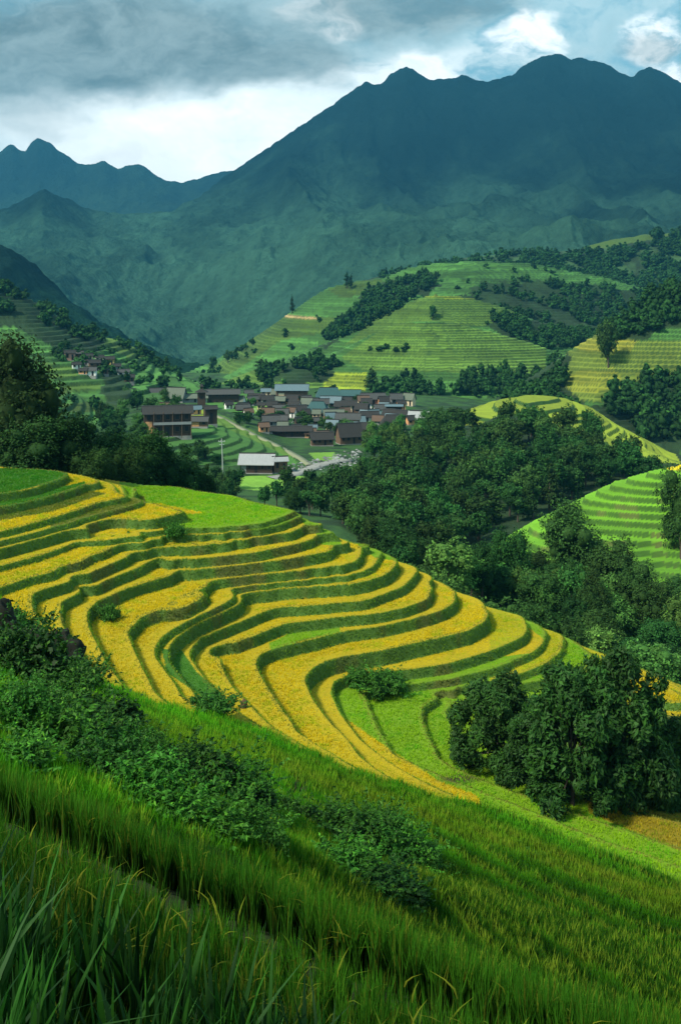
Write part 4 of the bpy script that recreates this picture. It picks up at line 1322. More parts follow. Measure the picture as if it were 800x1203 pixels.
# forest behind the topmost terraces
for i, a in enumerate(((14,590,400,150,141,'massive dark tree with the tallest crown behind the topmost terraces'),(-26,590,424,120,146,'dark tree cut by the picture edge behind the topmost terraces'),
          (76,588,492,100,137,'rounded dark tree with green lit edge between tall tree and summit field'),(36,585,496,110,134,'low spreading dark tree over the topmost green field'),
          (130,592,512,84,152,'leafy tree above the corner of the summit field'),(170,594,510,76,158,'mid green tree with loose crown behind the summit field'),
          (208,596,524,72,162,'smaller dark tree at the end of the row behind the summit field'),(104,588,530,64,134,'dark shrubby tree overhanging the orange field corner'),
          (148,594,528,56,145,'low dark tree between two taller crowns behind the summit field'),(236,596,545,40,166,'last low tree of the row above the summit field'),
          (-30,588,500,80,135,'leafy dark tree filling the edge above the topmost field'))):
    tree_at('dusk', *a, group='trees behind the topmost terraces')
r = np.random.default_rng(61)
for i, px in enumerate(np.linspace(486, 800, 17)):
    px += r.uniform(-6, 6); d = r.uniform(150, 164)
    x = (px - 400) / F * d
    z = float(bicubic(HG, np.array([x]), np.array([d]))[0])
    top = np.interp(px, [480, 560, 600, 650, 700, 760, 820], [664, 700, 718, 742, 764, 786, 806]) - (r.uniform(6, 30) if px > 600 else r.uniform(-8, 8))
    hh = min(max((HZ - top) / F * d - z, 7.0), 22.0)
    put_tree(['near', 'near', 'bright'][i % 3 if i % 5 else 2], (x, d, z - 0.3), r.uniform(7, 10.5), hh, '%s tree from left in the row behind the far foot of the yellow terraces' % ORD[i], 'trees behind the far foot of the yellow terraces')
# big tree in front of the right flank
BT = [make_tree(900 + i, 'full', 44, 21000, 0.050, np.array((0.018, 0.060, 0.008)), elong=1.8, droop=0.35, trunk_h=0.7, trunk_r=0.035, lm=M_LEAFN, core=0.22, limbs=14) for i in range(2)]
PROTO['big'] = BT
def big(px, pyb, pytop, wpx, d, label, var):
    d = hit('near', px, pyb)[2]
    p = W3(px, pyb, d)
    put_tree('big', p, wpx / F * d * 1.14, (pyb - pytop) / F * d, label, 'glossy trees before the lower terraces', var=var)
big(672, 946, 778, 128, 71, 'tall glossy dark tree standing before the lower yellow terraces', 0)
big(734, 948, 760, 120, 69, 'tallest glossy dark tree with a loose crown in front of the ochre field', 1)
big(580, 902, 790, 100, 78, 'smaller glossy tree leaning over the light green lower terraces', 1)
big(786, 948, 838, 90, 70, 'low glossy tree beside the ochre field at its foot', 1)
big(628, 930, 832, 84, 74, 'dense low glossy tree filling the gap between two larger ones', 0)

# valley trees
wood('valley', [(352,572),(430,572),(470,600),(440,640),(380,610),(300,596),(330,580)], 26, (6, 10), (6, 11), ['mid', 'near', 'midspread'], 'tree beyond the summit field', 'trees on the valley side below the grey roofed farmhouse', seed=8, gap=0.55)
wood('valley', [(425,640),(470,640),(520,672),(540,700),(480,700),(440,672)], 16, (7, 10), (8, 12), ['near', 'mid'], 'tree just behind the nose crest', 'trees just behind the nose of the terraces', seed=41, gap=0.6)
wood('valley', [(235,568),(262,566),(300,582),(270,592),(230,588)], 10, (5, 8), (5, 8), ['mid'], 'small tree above the valley paddy', 'small trees above the valley paddy', seed=9, gap=0.5)
wood('valley', [(390,512),(520,500),(520,560),(470,560),(420,540),(440,520)], 22, (8, 12), (9, 13), ['mid', 'bright'], 'tree between village and knoll', 'trees between village and knoll', seed=10, gap=0.5)
wood('valley', [(262,498),(310,490),(400,498),(400,512),(330,508)], 20, (6, 9), (5, 8), ['mid'], 'tree among the lower village houses', 'trees among the lower village houses', seed=11, gap=0.5)
wood('valley', [(275,472),(320,464),(470,476),(480,498),(400,506),(300,500)], 20, (5, 8), (4, 7), ['mid', 'bright', 'mid'], 'village yard tree', 'trees in the village yards', seed=31, gap=0.9)
wood('valley', [(120,470),(170,462),(215,480),(180,510),(150,530),(120,510)], 16, (8, 12), (8, 12), ['mid', 'bright'], 'tree beside the balcony house', 'trees beside the balcony house', seed=12, gap=0.55)
wood('valley', [(180,520),(230,530),(260,548),(230,560),(160,552)], 12, (6, 9), (5, 8), ['mid'], 'bushy tree below the balcony house', 'trees below the balcony house', seed=13, gap=0.55)
wood('knoll', [(492,512),(530,500),(560,500),(520,512)], 6, (10, 13), (10, 13), ['mid'], 'tree beside the knoll', 'trees on the brow of the spur', seed=15, gap=0.55)
# single trees that stand out on the ridges
for a in (('mid_two',508,388-12,360,12,'lone dark tree on the crest of the bright terraced ridge'),('mid_one',437,458,430,14,'pointed dark tree beside the bright village paddy'),('mid_two',382,402,366,22,'tall dark twin tree in the copse between two ridges'),
          ('mid_three',292,396,383,12,'round lone tree on the falling ridge line'),('mid_three',343,368,346,5,'thin pole like tree on the ridge line'),('mid_three',250,437,420,13,'rounded tree low on the falling ridge line'),
          ('mid_three',268,425,412,12,'small rounded tree midway down the falling ridge'),('mid_one',308,438,420,14,'dark pointed tree above the village fields'),('gold',714,432,378,30,'tall dark tree with a bare trunk among the straw coloured terraces'),
          ('mid_three',408,338,318,6,'slim dark tree of the pair on the skyline ridge'),('mid_three',413,338,321,6,'second slim tree of the skyline pair with a blunter top')):
    k = 'tall' if a[4] < 10 or 'pointed' in a[5] else 'mid'
    on(a[0], k, a[1], a[2], a[3], a[4], a[5], name='lone_tree', parts=False)

# far woodland: thousands of crowns that read as one mass
def far_mass(specs, name, label):
    r = np.random.default_rng(77)
    parts = []
    base = []
    for i in range(5):
        L = crown_lobes(np.random.default_rng(500 + i), 'round', 6)
        base.append(leaves(np.random.default_rng(600 + i), L, 90, 0.42, FOR * 0.9, core=0.75))
    for patch, poly, n, (w0, w1), (h0, h1) in specs:
        poly = np.asarray(poly, float); lo, hi_ = poly.min(0), poly.max(0)
        k = 0; t = 0
        while k < n and t < n * 12:
            t += 1
            px, py = r.uniform(lo[0], hi_[0]), r.uniform(lo[1], hi_[1])
            if not inpoly(np.array([px]), np.array([py]), poly)[0]: continue
            g = ground_at(patch, px, py)
            if g is None: continue
            k += 1
            if float(fbm(np.array([g[0] / 45.0]), np.array([g[1] / 45.0]), 3, 66)[0]) < 0.42: continue
            V, f, c = base[int(r.integers(0, 5))]
            a = r.uniform(0, 6.283); w = r.uniform(w0, w1) / 2; h = r.uniform(h0, h1) / 1.95
            R = np.array(((math.cos(a), -math.sin(a), 0), (math.sin(a), math.cos(a), 0), (0, 0, 1)))
            vv = (V @ R.T) * np.array((w, w, h)) + g - np.array((0, 0, 0.3 * h))
            parts.append((vv, f, c * r.uniform(0.6, 1.5)))
    V, f, c = merge(parts)
    me = npmesh(name, V, f, c, [M_LEAF])
    tag(link(bpy.data.objects.new(name, me)), label, 'forest', kind='stuff')
far_mass([
 ('left_hill', [(-90,330),(0,338),(60,366),(110,390),(128,412),(80,400),(20,372),(-90,360)], 300, (9, 15), (9, 15)),
 ('left_hill', [(112,388),(150,400),(200,432),(245,456),(240,462),(190,440),(140,406)], 40, (7, 12), (7, 12)),
 ('left_hill', [(60,405),(150,430),(210,455),(190,462),(120,440),(60,420)], 36, (7, 11), (6, 10)),
 ('left_spur', [(108,462),(128,470),(150,488),(175,512),(165,525),(140,500),(110,485)], 60, (6, 9), (5, 8)),
 ('left_spur', [(50,510),(110,510),(150,525),(150,540),(60,535)], 30, (7, 10), (6, 9)),
 ('mid_one', [(300,446),(330,428),(375,418),(400,430),(372,448),(330,452)], 90, (8, 13), (9, 14)),
 ('mid_one', [(185,462),(240,450),(330,455),(430,462),(440,468),(190,472)], 60, (7, 11), (7, 12)),
 ('mid_two', [(375,402),(398,392),(420,378),(440,362),(470,352),(470,362),(425,388),(380,408)], 45, (9, 14), (10, 17)),
 ('mid_two', [(575,372),(625,378),(690,392),(735,408),(640,412),(600,398)], 170, (9, 14), (9, 14)),
 ('mid_three', [(420,372),(428,345),(450,336),(500,324),(520,332),(500,344),(440,372)], 120, (10, 15), (11, 18)),
 ('mid_three', [(380,398),(400,372),(425,350),(430,362),(405,384),(390,402)], 60, (10, 15), (12, 18)),
 ('mid_three', [(230,447),(262,426),(300,400),(298,408),(262,436),(240,452)], 26, (8, 13), (9, 14)),
 ('mid_three', [(540,354),(560,336),(620,330),(700,338),(800,350),(880,356),(880,410),(700,410),(600,384)], 620, (10, 15), (10, 15)),
 ('far_wood', [(545,308),(600,299),(680,298),(740,290),(800,284),(880,275),(880,350),(740,352),(640,330),(560,322)], 900, (14, 22), (13, 20)),
 ('far_wood', [(440,328),(500,313),(545,308),(540,320),(470,330)], 90, (12, 18), (12, 18)),
 ('far_wood', [(762,280),(775,274),(800,274),(805,282),(770,284)], 14, (20, 26), (20, 28)),
 ('gold', [(560,500),(600,470),(645,445),(662,430),(662,480),(690,500),(600,510)], 110, (9, 14), (10, 15)),
 ('gold', [(700,500),(715,470),(760,448),(880,440),(880,520),(760,520)], 150, (10, 15), (11, 17)),
 ('gold', [(735,376),(770,350),(880,300),(880,372),(770,384)], 110, (10, 15), (12, 18)),
 ('mid_one', [(430,468),(640,466),(660,450),(560,434),(520,446),(470,448)], 130, (9, 14), (10, 17)),
 ('mid_one', [(640,440),(660,410),(720,420),(720,460)], 60, (9, 14), (10, 15)),
 ('gold', [(690,396),(730,372),(760,350),(830,320),(830,380),(780,386),(740,404)], 60, (9, 13), (9, 14)),
 ('mid_two', [(470,400),(540,398),(560,404),(480,408)], 20, (6, 9), (5, 8)),
 ('mid_two', [(500,372),(560,368),(600,380),(520,384)], 14, (6, 9), (4, 7)),
 ('mid_one', [(430,412),(480,404),(500,408),(440,418)], 12, (6, 9), (4, 6)),
 ('mid_three', [(250,440),(330,380),(450,332),(560,312),(660,316),(760,340)], 70, (8, 12), (7, 12)),
 ('left_hill', [(60,400),(150,410),(230,450),(60,440)], 26, (6, 9), (5, 8)),
 ('left_spur', [(-60,420),(60,450),(180,520),(40,520)], 16, (5, 8), (4, 7)),
], 'far_forest', 'woods and copses far across the valley')

# bushes on the near bank
def make_bush(seed, nleaf, lsize, col, elong, m=9, mat=None, ragged=0.6):
    """low shrub: a few leafy lobes and many arching shoots that carry leaves past the outline"""
    r = np.random.default_rng(seed)
    L = []
    for i in range(m):
        a = r.uniform(0, 6.283); q = r.uniform(0, 0.85)
        L.append((q * math.cos(a), q * math.sin(a), 0.22 + r.uniform(0, 0.36) * (1 - q * 0.8), r.uniform(0.12, 0.34)))
    V, f, c = leaves(r, L, int(nleaf * (1 - ragged)), lsize, col, elong, 0.15, flat=0.55, core=0.5, inner=0.5)
    parts = [(V, f, c)]
    n = int(nleaf * ragged)
    ns = n // 34
    a = r.uniform(0, 6.283, ns); ln = r.uniform(0.45, 1.25, ns); hh = r.uniform(0.35, 1.0, ns)
    o = r.normal(size=(ns, 3)) * np.array((0.32, 0.32, 0.02))
    si = r.integers(0, ns, n); t = r.uniform(0.15, 1.0, n)
    dirs = np.stack([np.cos(a), np.sin(a), 0 * a], 1)
    c0 = o[si] + dirs[si] * (ln[si] * t ** 1.3)[:, None] * 0.75
    c0[:, 2] += hh[si] * (1.25 * t - 0.45 * t * t * ln[si])
    side = r.normal(size=(n, 3)); side[:, 2] *= 0.35; side /= np.linalg.norm(side, axis=1)[:, None]
    s_ = lsize * r.uniform(0.7, 1.5, n)[:, None] * (1.1 - 0.4 * t)[:, None]
    tt = side + dirs[si] * 0.5; tt[:, 2] -= 0.25; tt /= np.linalg.norm(tt, axis=1)[:, None]
    up = np.array((0, 0, 1)) + r.normal(size=(n, 3)) * 0.5
    b = np.cross(up, tt); b /= np.linalg.norm(b, axis=1)[:, None]
    c0 = c0 + tt * s_ * 0.5
    V = np.stack([c0 - tt * s_ * 0.5 * elong, c0 + b * s_ * 0.36, c0 + tt * s_ * 0.6 * elong, c0 - b * s_ * 0.36], 1).reshape(-1, 3)
    f = (np.arange(n) * 4)[:, None] + np.arange(4)[None]
    cc = np.asarray(col)[None] * (r.uniform(0.7, 1.5, n) * r.uniform(0.7, 1.4, ns)[si])[:, None]
    cc = np.where((r.random(n) < 0.10)[:, None], cc * np.array((2.2, 1.7, 1.3)), cc)
    parts.append((V, f, np.repeat(cc, 4, 0)))
    V, f, c = merge(parts)
    return npmesh('bush', V, f, c, [mat or M_LEAFN])
BUSH = [make_bush(300 + i, 9000, (0.10, 0.07, 0.055, 0.085)[i], np.array((0.024, 0.088, 0.006)) * (0.55 + 0.25 * i), (1.1, 1.5, 1.2, 1.8)[i]) for i in range(4)]
BUSH_F = [make_bush(340 + i, 7000, 0.07, np.array((0.030, 0.11, 0.010)), 2.2, 9) for i in range(2)]
def bush(px, pyb, wpx, hpx, label, var, patch='near', group=None, name='bush', protos=None):
    h = hit(patch, px, pyb)
    if h is None or (patch == 'near' and h[2] < 30.5):
        d = 33.0
        z = float(bicubic(HG, np.array([(px - 400) / F * d]), np.array([d]))[0])
        p = np.array(((px - 400) / F * d, d, z))
    else:
        d = h[2]; p = W3(*h)
    me = (protos or BUSH)[var % len(protos or BUSH)]
    o = link(bpy.data.objects.new(name, me))
    o.location = (p[0], p[1], p[2] - 0.1)
    o.rotation_euler = (0, 0, px * 0.37 + var)
    o.scale = (wpx / F * d / 1.9, wpx / F * d / 1.9, hpx / F * d / 0.95)
    tag(o, label, 'bush', group)
BL = [(18,800,96,78,'leafy bush with big pale leaves below the dark rock'),(70,838,92,66,'dark bush on the slope under the rock ledge'),(8,862,100,74,'deep green bush hanging over the rice at the picture edge'),
 (60,890,100,66,'low bush just above the second rice row near the picture edge'),(112,872,84,56,'bush with light leaf tips halfway down the grassy slope edge'),(118,918,92,62,'dark bush in the shade under the grassy slope'),
 (160,905,80,52,'leafy bush in the middle of the hedge under the slope'),(176,946,90,62,'bush pressed against the back of the second rice row'),(218,928,86,60,'full bush beside the broad leaved vine'),
 (262,948,96,70,'broad leaved vine bush under the round end of the slope'),(296,985,80,52,'bush in the shade below the brown bank'),(236,982,84,48,'low dark bush behind the rice row under the vine'),
 (386,985,66,46,'bush on the far side of the bare brown earth'),(420,1000,84,58,'dark rounded bush in the hollow'),(462,1018,90,66,'largest rounded bush in the hollow above the rice'),
 (402,1032,80,44,'low bush tucked behind the second rice row'),(450,1052,80,34,'low weeds bush along the rice row'),
 (340,962,40,30,'tuft bush rooted in the brown bank'),(20,752,70,44,'bush with arching stems against the dark rock'),(300,940,40,28,'small bush at the lip of the slope')]
BL += [(40,812,70,44,'small dark bush squeezed between the first bushes under the rock'),(92,806,60,40,'low bush with ragged shoots beside the open slope'),(34,842,80,50,'shaded bush behind the bush at the picture edge'),
 (138,886,64,44,'bush with thin shoots leaning into the green slope'),(86,866,76,48,'dark bush in the middle of the thicket under the rock'),(150,926,70,40,'low shaded bush right behind the second rice row'),
 (198,914,60,40,'small bush between two fuller ones under the slope'),(196,962,80,44,'ragged low bush along the row below the vine'),(284,962,60,44,'bush beside the vine touching the brown bank'),
 (440,990,62,46,'upper bush of the hollow against the long grass'),
 (484,1028,66,44,'ragged bush on the far side of the hollow'),(20,902,80,40,'low bush at the very edge above the second rice row'),
 (420,1046,70,34,'shaded low bush deepest in the hollow')]
for i, (px, pyb, w, h, lb) in enumerate(BL):
    w *= 1.15; h *= 1.0
    bush(px, pyb, w, h, lb, i, group='bushes along the near bank')
bush(252, 838, 62, 30, 'lone spiky bush on the edge between green slope and yellow field', 0, protos=BUSH_F, name='shrub')
bush(448, 812, 56, 32, 'shrub with arching leaves on the tall terrace face', 1, protos=BUSH_F, name='shrub')
bush(420, 806, 34, 26, 'small shrub beside the arching shrub on the terrace face', 0, protos=BUSH_F, name='shrub')
bush(206, 630, 26, 20, 'clipped looking dense shrub below the orange field corner', 1, protos=BUSH_F, name='shrub')
bush(128, 728, 26, 22, 'grey green weed clump on the curved terrace face', 1, protos=BUSH_F, name='shrub')
# ------------------------------------------------------------------ rocks, village, road
def rock(name, px, pyb, wpx, hpx, seed, label, patch='near', mat=None, dep=0.6):
    h = hit(patch, px, pyb); p = W3(*h); d = h[2]
    r = np.random.default_rng(seed)
    nu, nv = 28, 18
    th = np.linspace(0, math.pi, nv); ph = np.linspace(0, 2 * math.pi, nu, endpoint=False)
    g = np.array([[(math.sin(a) * math.cos(q), math.sin(a) * math.sin(q), math.cos(a)) for q in ph] for a in th])
    g = np.sign(g) * np.abs(g) ** 0.95
    nn = fbm(g[..., 0] * 2.3 + seed, g[..., 2] * 2.3 + g[..., 1] * 1.7, 4, seed)
    g = g * (0.35 + 1.2 * nn)[..., None]
    g = g * np.array((wpx / F * d * 0.6, wpx / F * d * dep * 0.6, hpx / F * d * 0.75))
    i = np.arange(nu * nv).reshape(nv, nu)
    f = np.stack([i[:-1], i[1:], np.roll(i[1:], -1, 1), np.roll(i[:-1], -1, 1)], -1).reshape(-1, 4)
    me = npmesh(name, g.reshape(-1, 3), f, None, [mat or M_ROCK])
    o = link(bpy.data.objects.new(name, me)); o.location = (p[0], p[1], p[2] + hpx / F * d * 0.35)
    return tag(o, label, 'rock')
M_ROCK = mat_flat('dark_rock', (0.011, 0.012, 0.007), 0.95, 0.55, 1.6)
M_EARTH = mat_flat('brown_earth', (0.085, 0.055, 0.028), 0.95, 0.5, 2.5)
rock('rock', 0, 748, 40, 34, 3, 'dark rock face at the picture edge beside the yellow fields')
rock('rock', 42, 762, 40, 22, 5, 'dark broken rock between two others at the field edge')
rock('rock', 76, 782, 36, 34, 8, 'dark overhanging rock with a square end beside the yellow field')
rock('stump', 286, 832, 7, 9, 11, 'small grey broken stump beside the lone spiky bush', mat=M_EARTH)

WOODS = {'dark': (0.050, 0.034, 0.024), 'brown': (0.13, 0.080, 0.050), 'cream': (0.62, 0.50, 0.33), 'orange': (0.55, 0.28, 0.13), 'white': (0.72, 0.72, 0.68), 'pink': (0.42, 0.22, 0.17), 'grey': (0.22, 0.23, 0.23), 'ochre': (0.48, 0.36, 0.13)}
ROOFS = {'dark': (0.028, 0.027, 0.025), 'slate': (0.055, 0.057, 0.055), 'teal': (0.035, 0.085, 0.085), 'metal': (0.26, 0.27, 0.27), 'moss': (0.10, 0.12, 0.09), 'blue': (0.09, 0.14, 0.16), 'rust': (0.10, 0.065, 0.045)}
MW = {k: mat_flat('wall_' + k, v, 0.9, 0.3, 0.6, stretch=(3, 3, 0.4)) for k, v in WOODS.items()}
MR = {k: mat_flat('roof_' + k, v, 0.6 if k in ('metal', 'blue') else 0.9, 0.35, 0.9, stretch=(2, 0.5, 0.5)) for k, v in ROOFS.items()}
M_STONE = mat_flat('stone_base', (0.24, 0.24, 0.22), 0.95, 0.4, 1.5)
M_HOLE = mat_flat('dark_opening', (0.012, 0.012, 0.014), 0.5, 0.2, 1.0)

class MB:
    def __init__(s): s.v = []; s.f = []
    def box(s, x0, x1, y0, y1, z0, z1):
        o = len(s.v)
        s.v += [(x0,y0,z0),(x1,y0,z0),(x1,y1,z0),(x0,y1,z0),(x0,y0,z1),(x1,y0,z1),(x1,y1,z1),(x0,y1,z1)]
        s.f += [tuple(o + i for i in q) for q in ((0,3,2,1),(4,5,6,7),(0,1,5,4),(1,2,6,5),(2,3,7,6),(3,0,4,7))]
        return s
    def poly(s, vs, fs):
        o = len(s.v); s.v += list(vs); s.f += [tuple(o + i for i in q) for q in fs]; return s
    def build(s, name, mat, parent=None, bevel=0):
        me = bpy.data.meshes.new(name); me.from_pydata(s.v, [], s.f); me.update(); me.materials.append(mat)
        return link(bpy.data.objects.new(name, me), parent)

def house(patch, px, pyb, wpx, eave, label, wall='dark', roof='dark', yaw=0.0, floors=1, pitch=0.5, deep=0.6, hip=0.0, panel=None, balcony=False, nwin=3, group=None, d=None, name='wooden_house', big=False):
    """eave: height of the eaves in photo pixels"""
    if d is None:
        h_ = hit(patch, px, pyb)
        if h_ is None: return
        d = h_[2]
    p = W3(px, pyb, d)
    s = d / F
    w, he = wpx * s * 0.80, eave * s * 1.15
    dep = w * deep * 0.75
    pitch = pitch * 0.95
    e = empty(name, (p[0], p[1] + dep * 0.3, p[2]), yaw - math.atan2(p[0], p[1]) * 0.6)
    hw, hd = w / 2, dep / 2
    MB().box(-hw - 0.15, hw + 0.15, -hd - 0.15, hd + 0.15, -2.5, 0.45).build('stone_base', M_STONE, e)
    rise = dep * 0.5 * pitch * 2
    # walls with gable ends
    mb = MB().box(-hw, hw, -hd, hd, 0.45, he)
    if hip < 0.5:
        for sx in (-1, 1):
            x0, x1 = (sx * hw, sx * (hw - 0.25))
            mb.poly([(x0,-hd,he),(x0,hd,he),(x0,0,he+rise*0.96),(x1,-hd,he),(x1,hd,he),(x1,0,he+rise*0.96)], [(0,1,2),(3,5,4),(0,2,5,3),(1,4,5,2),(0,3,4,1)])
    mb.build('wall', MW[wall], e)
    ov, t = 0.05 * w + 0.5, 0.28
    k = rise / hd
    hx = hw + ov * 0.7
    rx = hx - hip * hd          # ridge half length
    y1 = hd + ov; z1 = he - ov * k
    rb = MB()
    up = [(-hx,-y1,z1),(hx,-y1,z1),(hx,y1,z1),(-hx,y1,z1),(-rx,0,he+rise),(rx,0,he+rise)]
    dn = [(a,b,c_-t) for a,b,c_ in up]
    rb.poly(up + dn, [(0,1,5,4),(2,3,4,5),(3,0,4),(1,2,5)] + ([] if hip >= 0.5 else []) + [(6,10,11,7),(8,11,10,9),(0,6,7,1),(2,8,9,3),(3,9,6,0),(1,7,8,2)])
    if hip < 0.5:
        # open gable: drop the two triangles by using a thin shell instead
        rb = MB()
        for sy in (-1, 1):
            a = [(-hx, sy*y1, z1), (hx, sy*y1, z1), (hx, 0, he+rise), (-hx, 0, he+rise)]
            b = [(q[0], q[1], q[2]-t) for q in a]
            rb.poly(a + b, [(0,1,2,3),(7,6,5,4),(0,4,5,1),(1,5,6,2),(2,6,7,3),(3,7,4,0)])
    r = rb.build('roof', MR[roof], e)
    MB().box(-rx - 0.1, rx + 0.1, -0.25, 0.25, he + rise - 0.1, he + rise + 0.3).build('ridge_cap', MR['dark' if roof != 'dark' else 'slate'], r)
    fh = (he - 0.45) / floors
    for fl in range(floors):
        zb = 0.45 + fl * fh
        n = nwin
        for i in range(n):
            cx = -hw + (i + 0.5) * w / n
            if panel and panel[0] < (cx + hw) / w < panel[1] and fl == 0: continue
            ww, wh = min(w / n * 0.45, 1.9), fh * 0.42
            if fl == 0 and i == n // 2:
                MB().box(cx - ww * 0.4, cx + ww * 0.4, -hd - 0.07, -hd + 0.05, 0.45, 0.45 + fh * 0.72).build('door', M_HOLE, e)
                continue
            wn = MB()
            z0, z1_ = zb + fh * 0.36, zb + fh * 0.36 + wh
            wn.box(cx-ww/2-.12, cx-ww/2, -hd-.12, -hd+.02, z0-.12, z1_+.12).box(cx+ww/2, cx+ww/2+.12, -hd-.12, -hd+.02, z0-.12, z1_+.12)
            wn.box(cx-ww/2, cx+ww/2, -hd-.12, -hd+.02, z0-.12, z0).box(cx-ww/2, cx+ww/2, -hd-.12, -hd+.02, z1_, z1_+.12)
            wo_ = wn.build('window', MW['brown'], e)
            MB().box(cx-ww/2+.01, cx+ww/2-.01, -hd-.05, -hd+.03, z0+.01, z1_-.01).build('pane', M_HOLE, wo_)
    if panel:
        a, b = -hw + panel[0] * w, -hw + panel[1] * w
        q = MB().box(a, b, -hd - 0.10, -hd + 0.04, 0.55, (he - 0.2) if floors == 1 else he * 0.62).build('wall_panel', MW[panel[2]], e)
    if balcony:
        zb = 0.45 + fh * 0.95
        bm_ = MB().box(-hw * 0.62, hw, -hd - 1.6, -hd - 0.02, zb, zb + 0.2)
        bm_.box(-hw * 0.62, hw, -hd - 1.6, -hd - 1.5, zb + 0.2, zb + 1.3)
        bm_.build('balcony', MW['grey'], e)
        for i in range(5):
            x = -hw * 0.6 + (hw * 1.58) * i / 4
            MB().box(x - 0.13, x + 0.13, -hd - 1.55, -hd - 1.3, -0.5, he).build('post', MW['brown'], e)
    tag(e, label, 'house', group)
    return e
GV = 'houses of the valley village'
H = [
 (196,513,68,26,'large dark two storey house with a long balcony above the small terraces','dark','dark',0.12,2,0.30,0.5,0.0,(0.03,0.17,'orange'),True,5),
 (232,502,30,8,'low dark shed with a pinkish wall beside the balcony house','brown','slate',-0.1,1,0.4,0.5,0,(0.25,0.6,'orange'),False,3),
 (247,499,18,17,'tall windowless dark barn above the small terraces','dark','dark',0.3,1,0.3,0.8,0,None,False,1),
 (187,470,26,8,'grey roofed house with two white skylights at the village end','grey','slate',0.2,1,0.55,0.6,0,None,False,3),
 (207,473,26,7,'house with a steep pale grey roof beside the skylight house','grey','moss',-0.35,1,0.8,0.8,0,None,False,2),
 (229,473,34,6,'low house with a mossy flat roof before the watchtower','grey','moss',0.1,1,0.35,0.5,0,None,False,3),
 (262,476,46,13,'long dark house with a grey lean roof next to the watchtower','dark','slate',0.05,2,0.35,0.4,0,None,False,5),
 (343,470,46,12,'two storey house with a cream gable panel at the top of the village','brown','blue',-0.05,2,0.45,0.4,0,(0.08,0.26,'cream'),False,6),
 (386,474,34,9,'house with a broad teal roof and an orange wall corner','dark','teal',0.1,1,0.6,0.7,0.6,(0.5,0.8,'orange'),False,4),
 (412,472,28,8,'house with a dull teal roof behind the cream walled one','brown','teal',-0.1,1,0.5,0.6,0,None,False,3),
 (438,476,34,8,'long grey roofed house at the far end of the upper row','brown','slate',0.15,1,0.5,0.5,0,(0.6,0.8,'pink'),False,5),
 (328,487,17,8,'tiny square house with a cream wall beside the bright paddy','brown','slate',0.1,1,0.3,0.7,0,(0.05,0.6,'cream'),False,2),
 (348,489,28,7,'dark low house between the cream hut and the teal hip roof','dark','dark',0.25,1,0.5,0.6,0,None,False,3),
 (373,490,32,7,'house under a dark teal hipped roof in the village middle','brown','teal',-0.2,1,0.7,0.8,0.9,None,False,3),
 (392,495,28,8,'house with a pale grey roof and a rust orange wall','orange','moss',0.1,1,0.5,0.6,0,(0.3,0.9,'orange'),False,3),
 (410,485,22,9,'narrow house with a cream wall high in the village','brown','dark',0,1,0.5,0.6,0,(0.1,0.7,'cream'),False,2),
 (409,503,34,11,'house with the widest cream orange wall under a grey roof','brown','slate',-0.05,1,0.5,0.5,0,(0.28,0.88,'orange'),False,4),
 (434,497,26,8,'dark house with scattered white laundry beside the orange wall','dark','dark',0.2,1,0.5,0.6,0,(0.4,0.55,'white'),False,4),
 (463,489,24,11,'tall narrow house under a flat blue metal roof','dark','blue',0,1,0.2,0.5,0,None,False,3),
 (462,506,34,9,'dark hip roofed house with a small pinkish wall at the village edge','dark','dark',0.1,1,0.6,0.7,0.9,(0.55,0.8,'pink'),False,3),
 (492,499,28,7,'house with a pale grey metal roof and little dormer by the forest','grey','metal',-0.25,1,0.6,0.8,0.3,None,False,3),
 (410,522,34,11,'dark steep gabled house below the orange walled house','brown','dark',0.35,1,0.75,0.8,0,None,False,4),
 (340,514,62,9,'very long low dark house with a white end wall','dark','dark',0.03,1,0.35,0.22,0,(0.0,0.10,'white'),False,8),
 (452,524,40,6,'long curved looking grey roof house beside the last paddy','grey','slate',-0.3,1,0.5,0.5,0,None,False,4),
 (378,524,32,9,'brown house hidden in trees below the long dark house','brown','dark',0.15,1,0.5,0.6,0,None,False,4),
 (302,556,48,12,'grey metal roofed farmhouse standing alone behind the valley paddy','dark','metal',-0.12,1,0.42,0.75,0,(0.05,0.2,'grey'),False,5),
 (329,556,20,14,'small annex with a pale roof joined to the farmhouse side','brown','metal',0.2,1,0.35,0.8,0,None,False,2),
 (285,486,20,6,'small dark shed beside the upper bright paddy','dark','slate',0.3,1,0.5,0.7,0,None,False,2),
 (302,474,22,6,'dark roofed hut left of the cream gable house','dark','dark',-0.2,1,0.5,0.7,0,None,False,2),
 (318,500,24,6,'shed with a grey roof above the long dark house','grey','slate',0.2,1,0.5,0.7,0,None,False,3),
 (425,486,18,6,'small hut with a dark roof squeezed between taller houses','brown','dark',-0.3,1,0.6,0.8,0,None,False,2),
 (448,486,20,6,'hut with a grey roof and pale wall near the upper row end','white','slate',0.2,1,0.5,0.7,0,None,False,2),
 (366,479,20,6,'small grey roofed hut behind the teal hip roof','brown','slate',0.3,1,0.5,0.7,0,None,False,2),
 (430,510,22,7,'dark hut above the little paddy in the village','dark','dark',-0.1,1,0.6,0.7,0,None,False,2),
]
for i, (px, pyb, w, ev, lb, wa, ro, yaw, fl, pi_, dp, hp, pan, bal, nw) in enumerate(H):
    house('valley', px, pyb, w, ev, lb, wa, ro, yaw, fl, pi_, dp, hp, pan, bal, nw, GV)
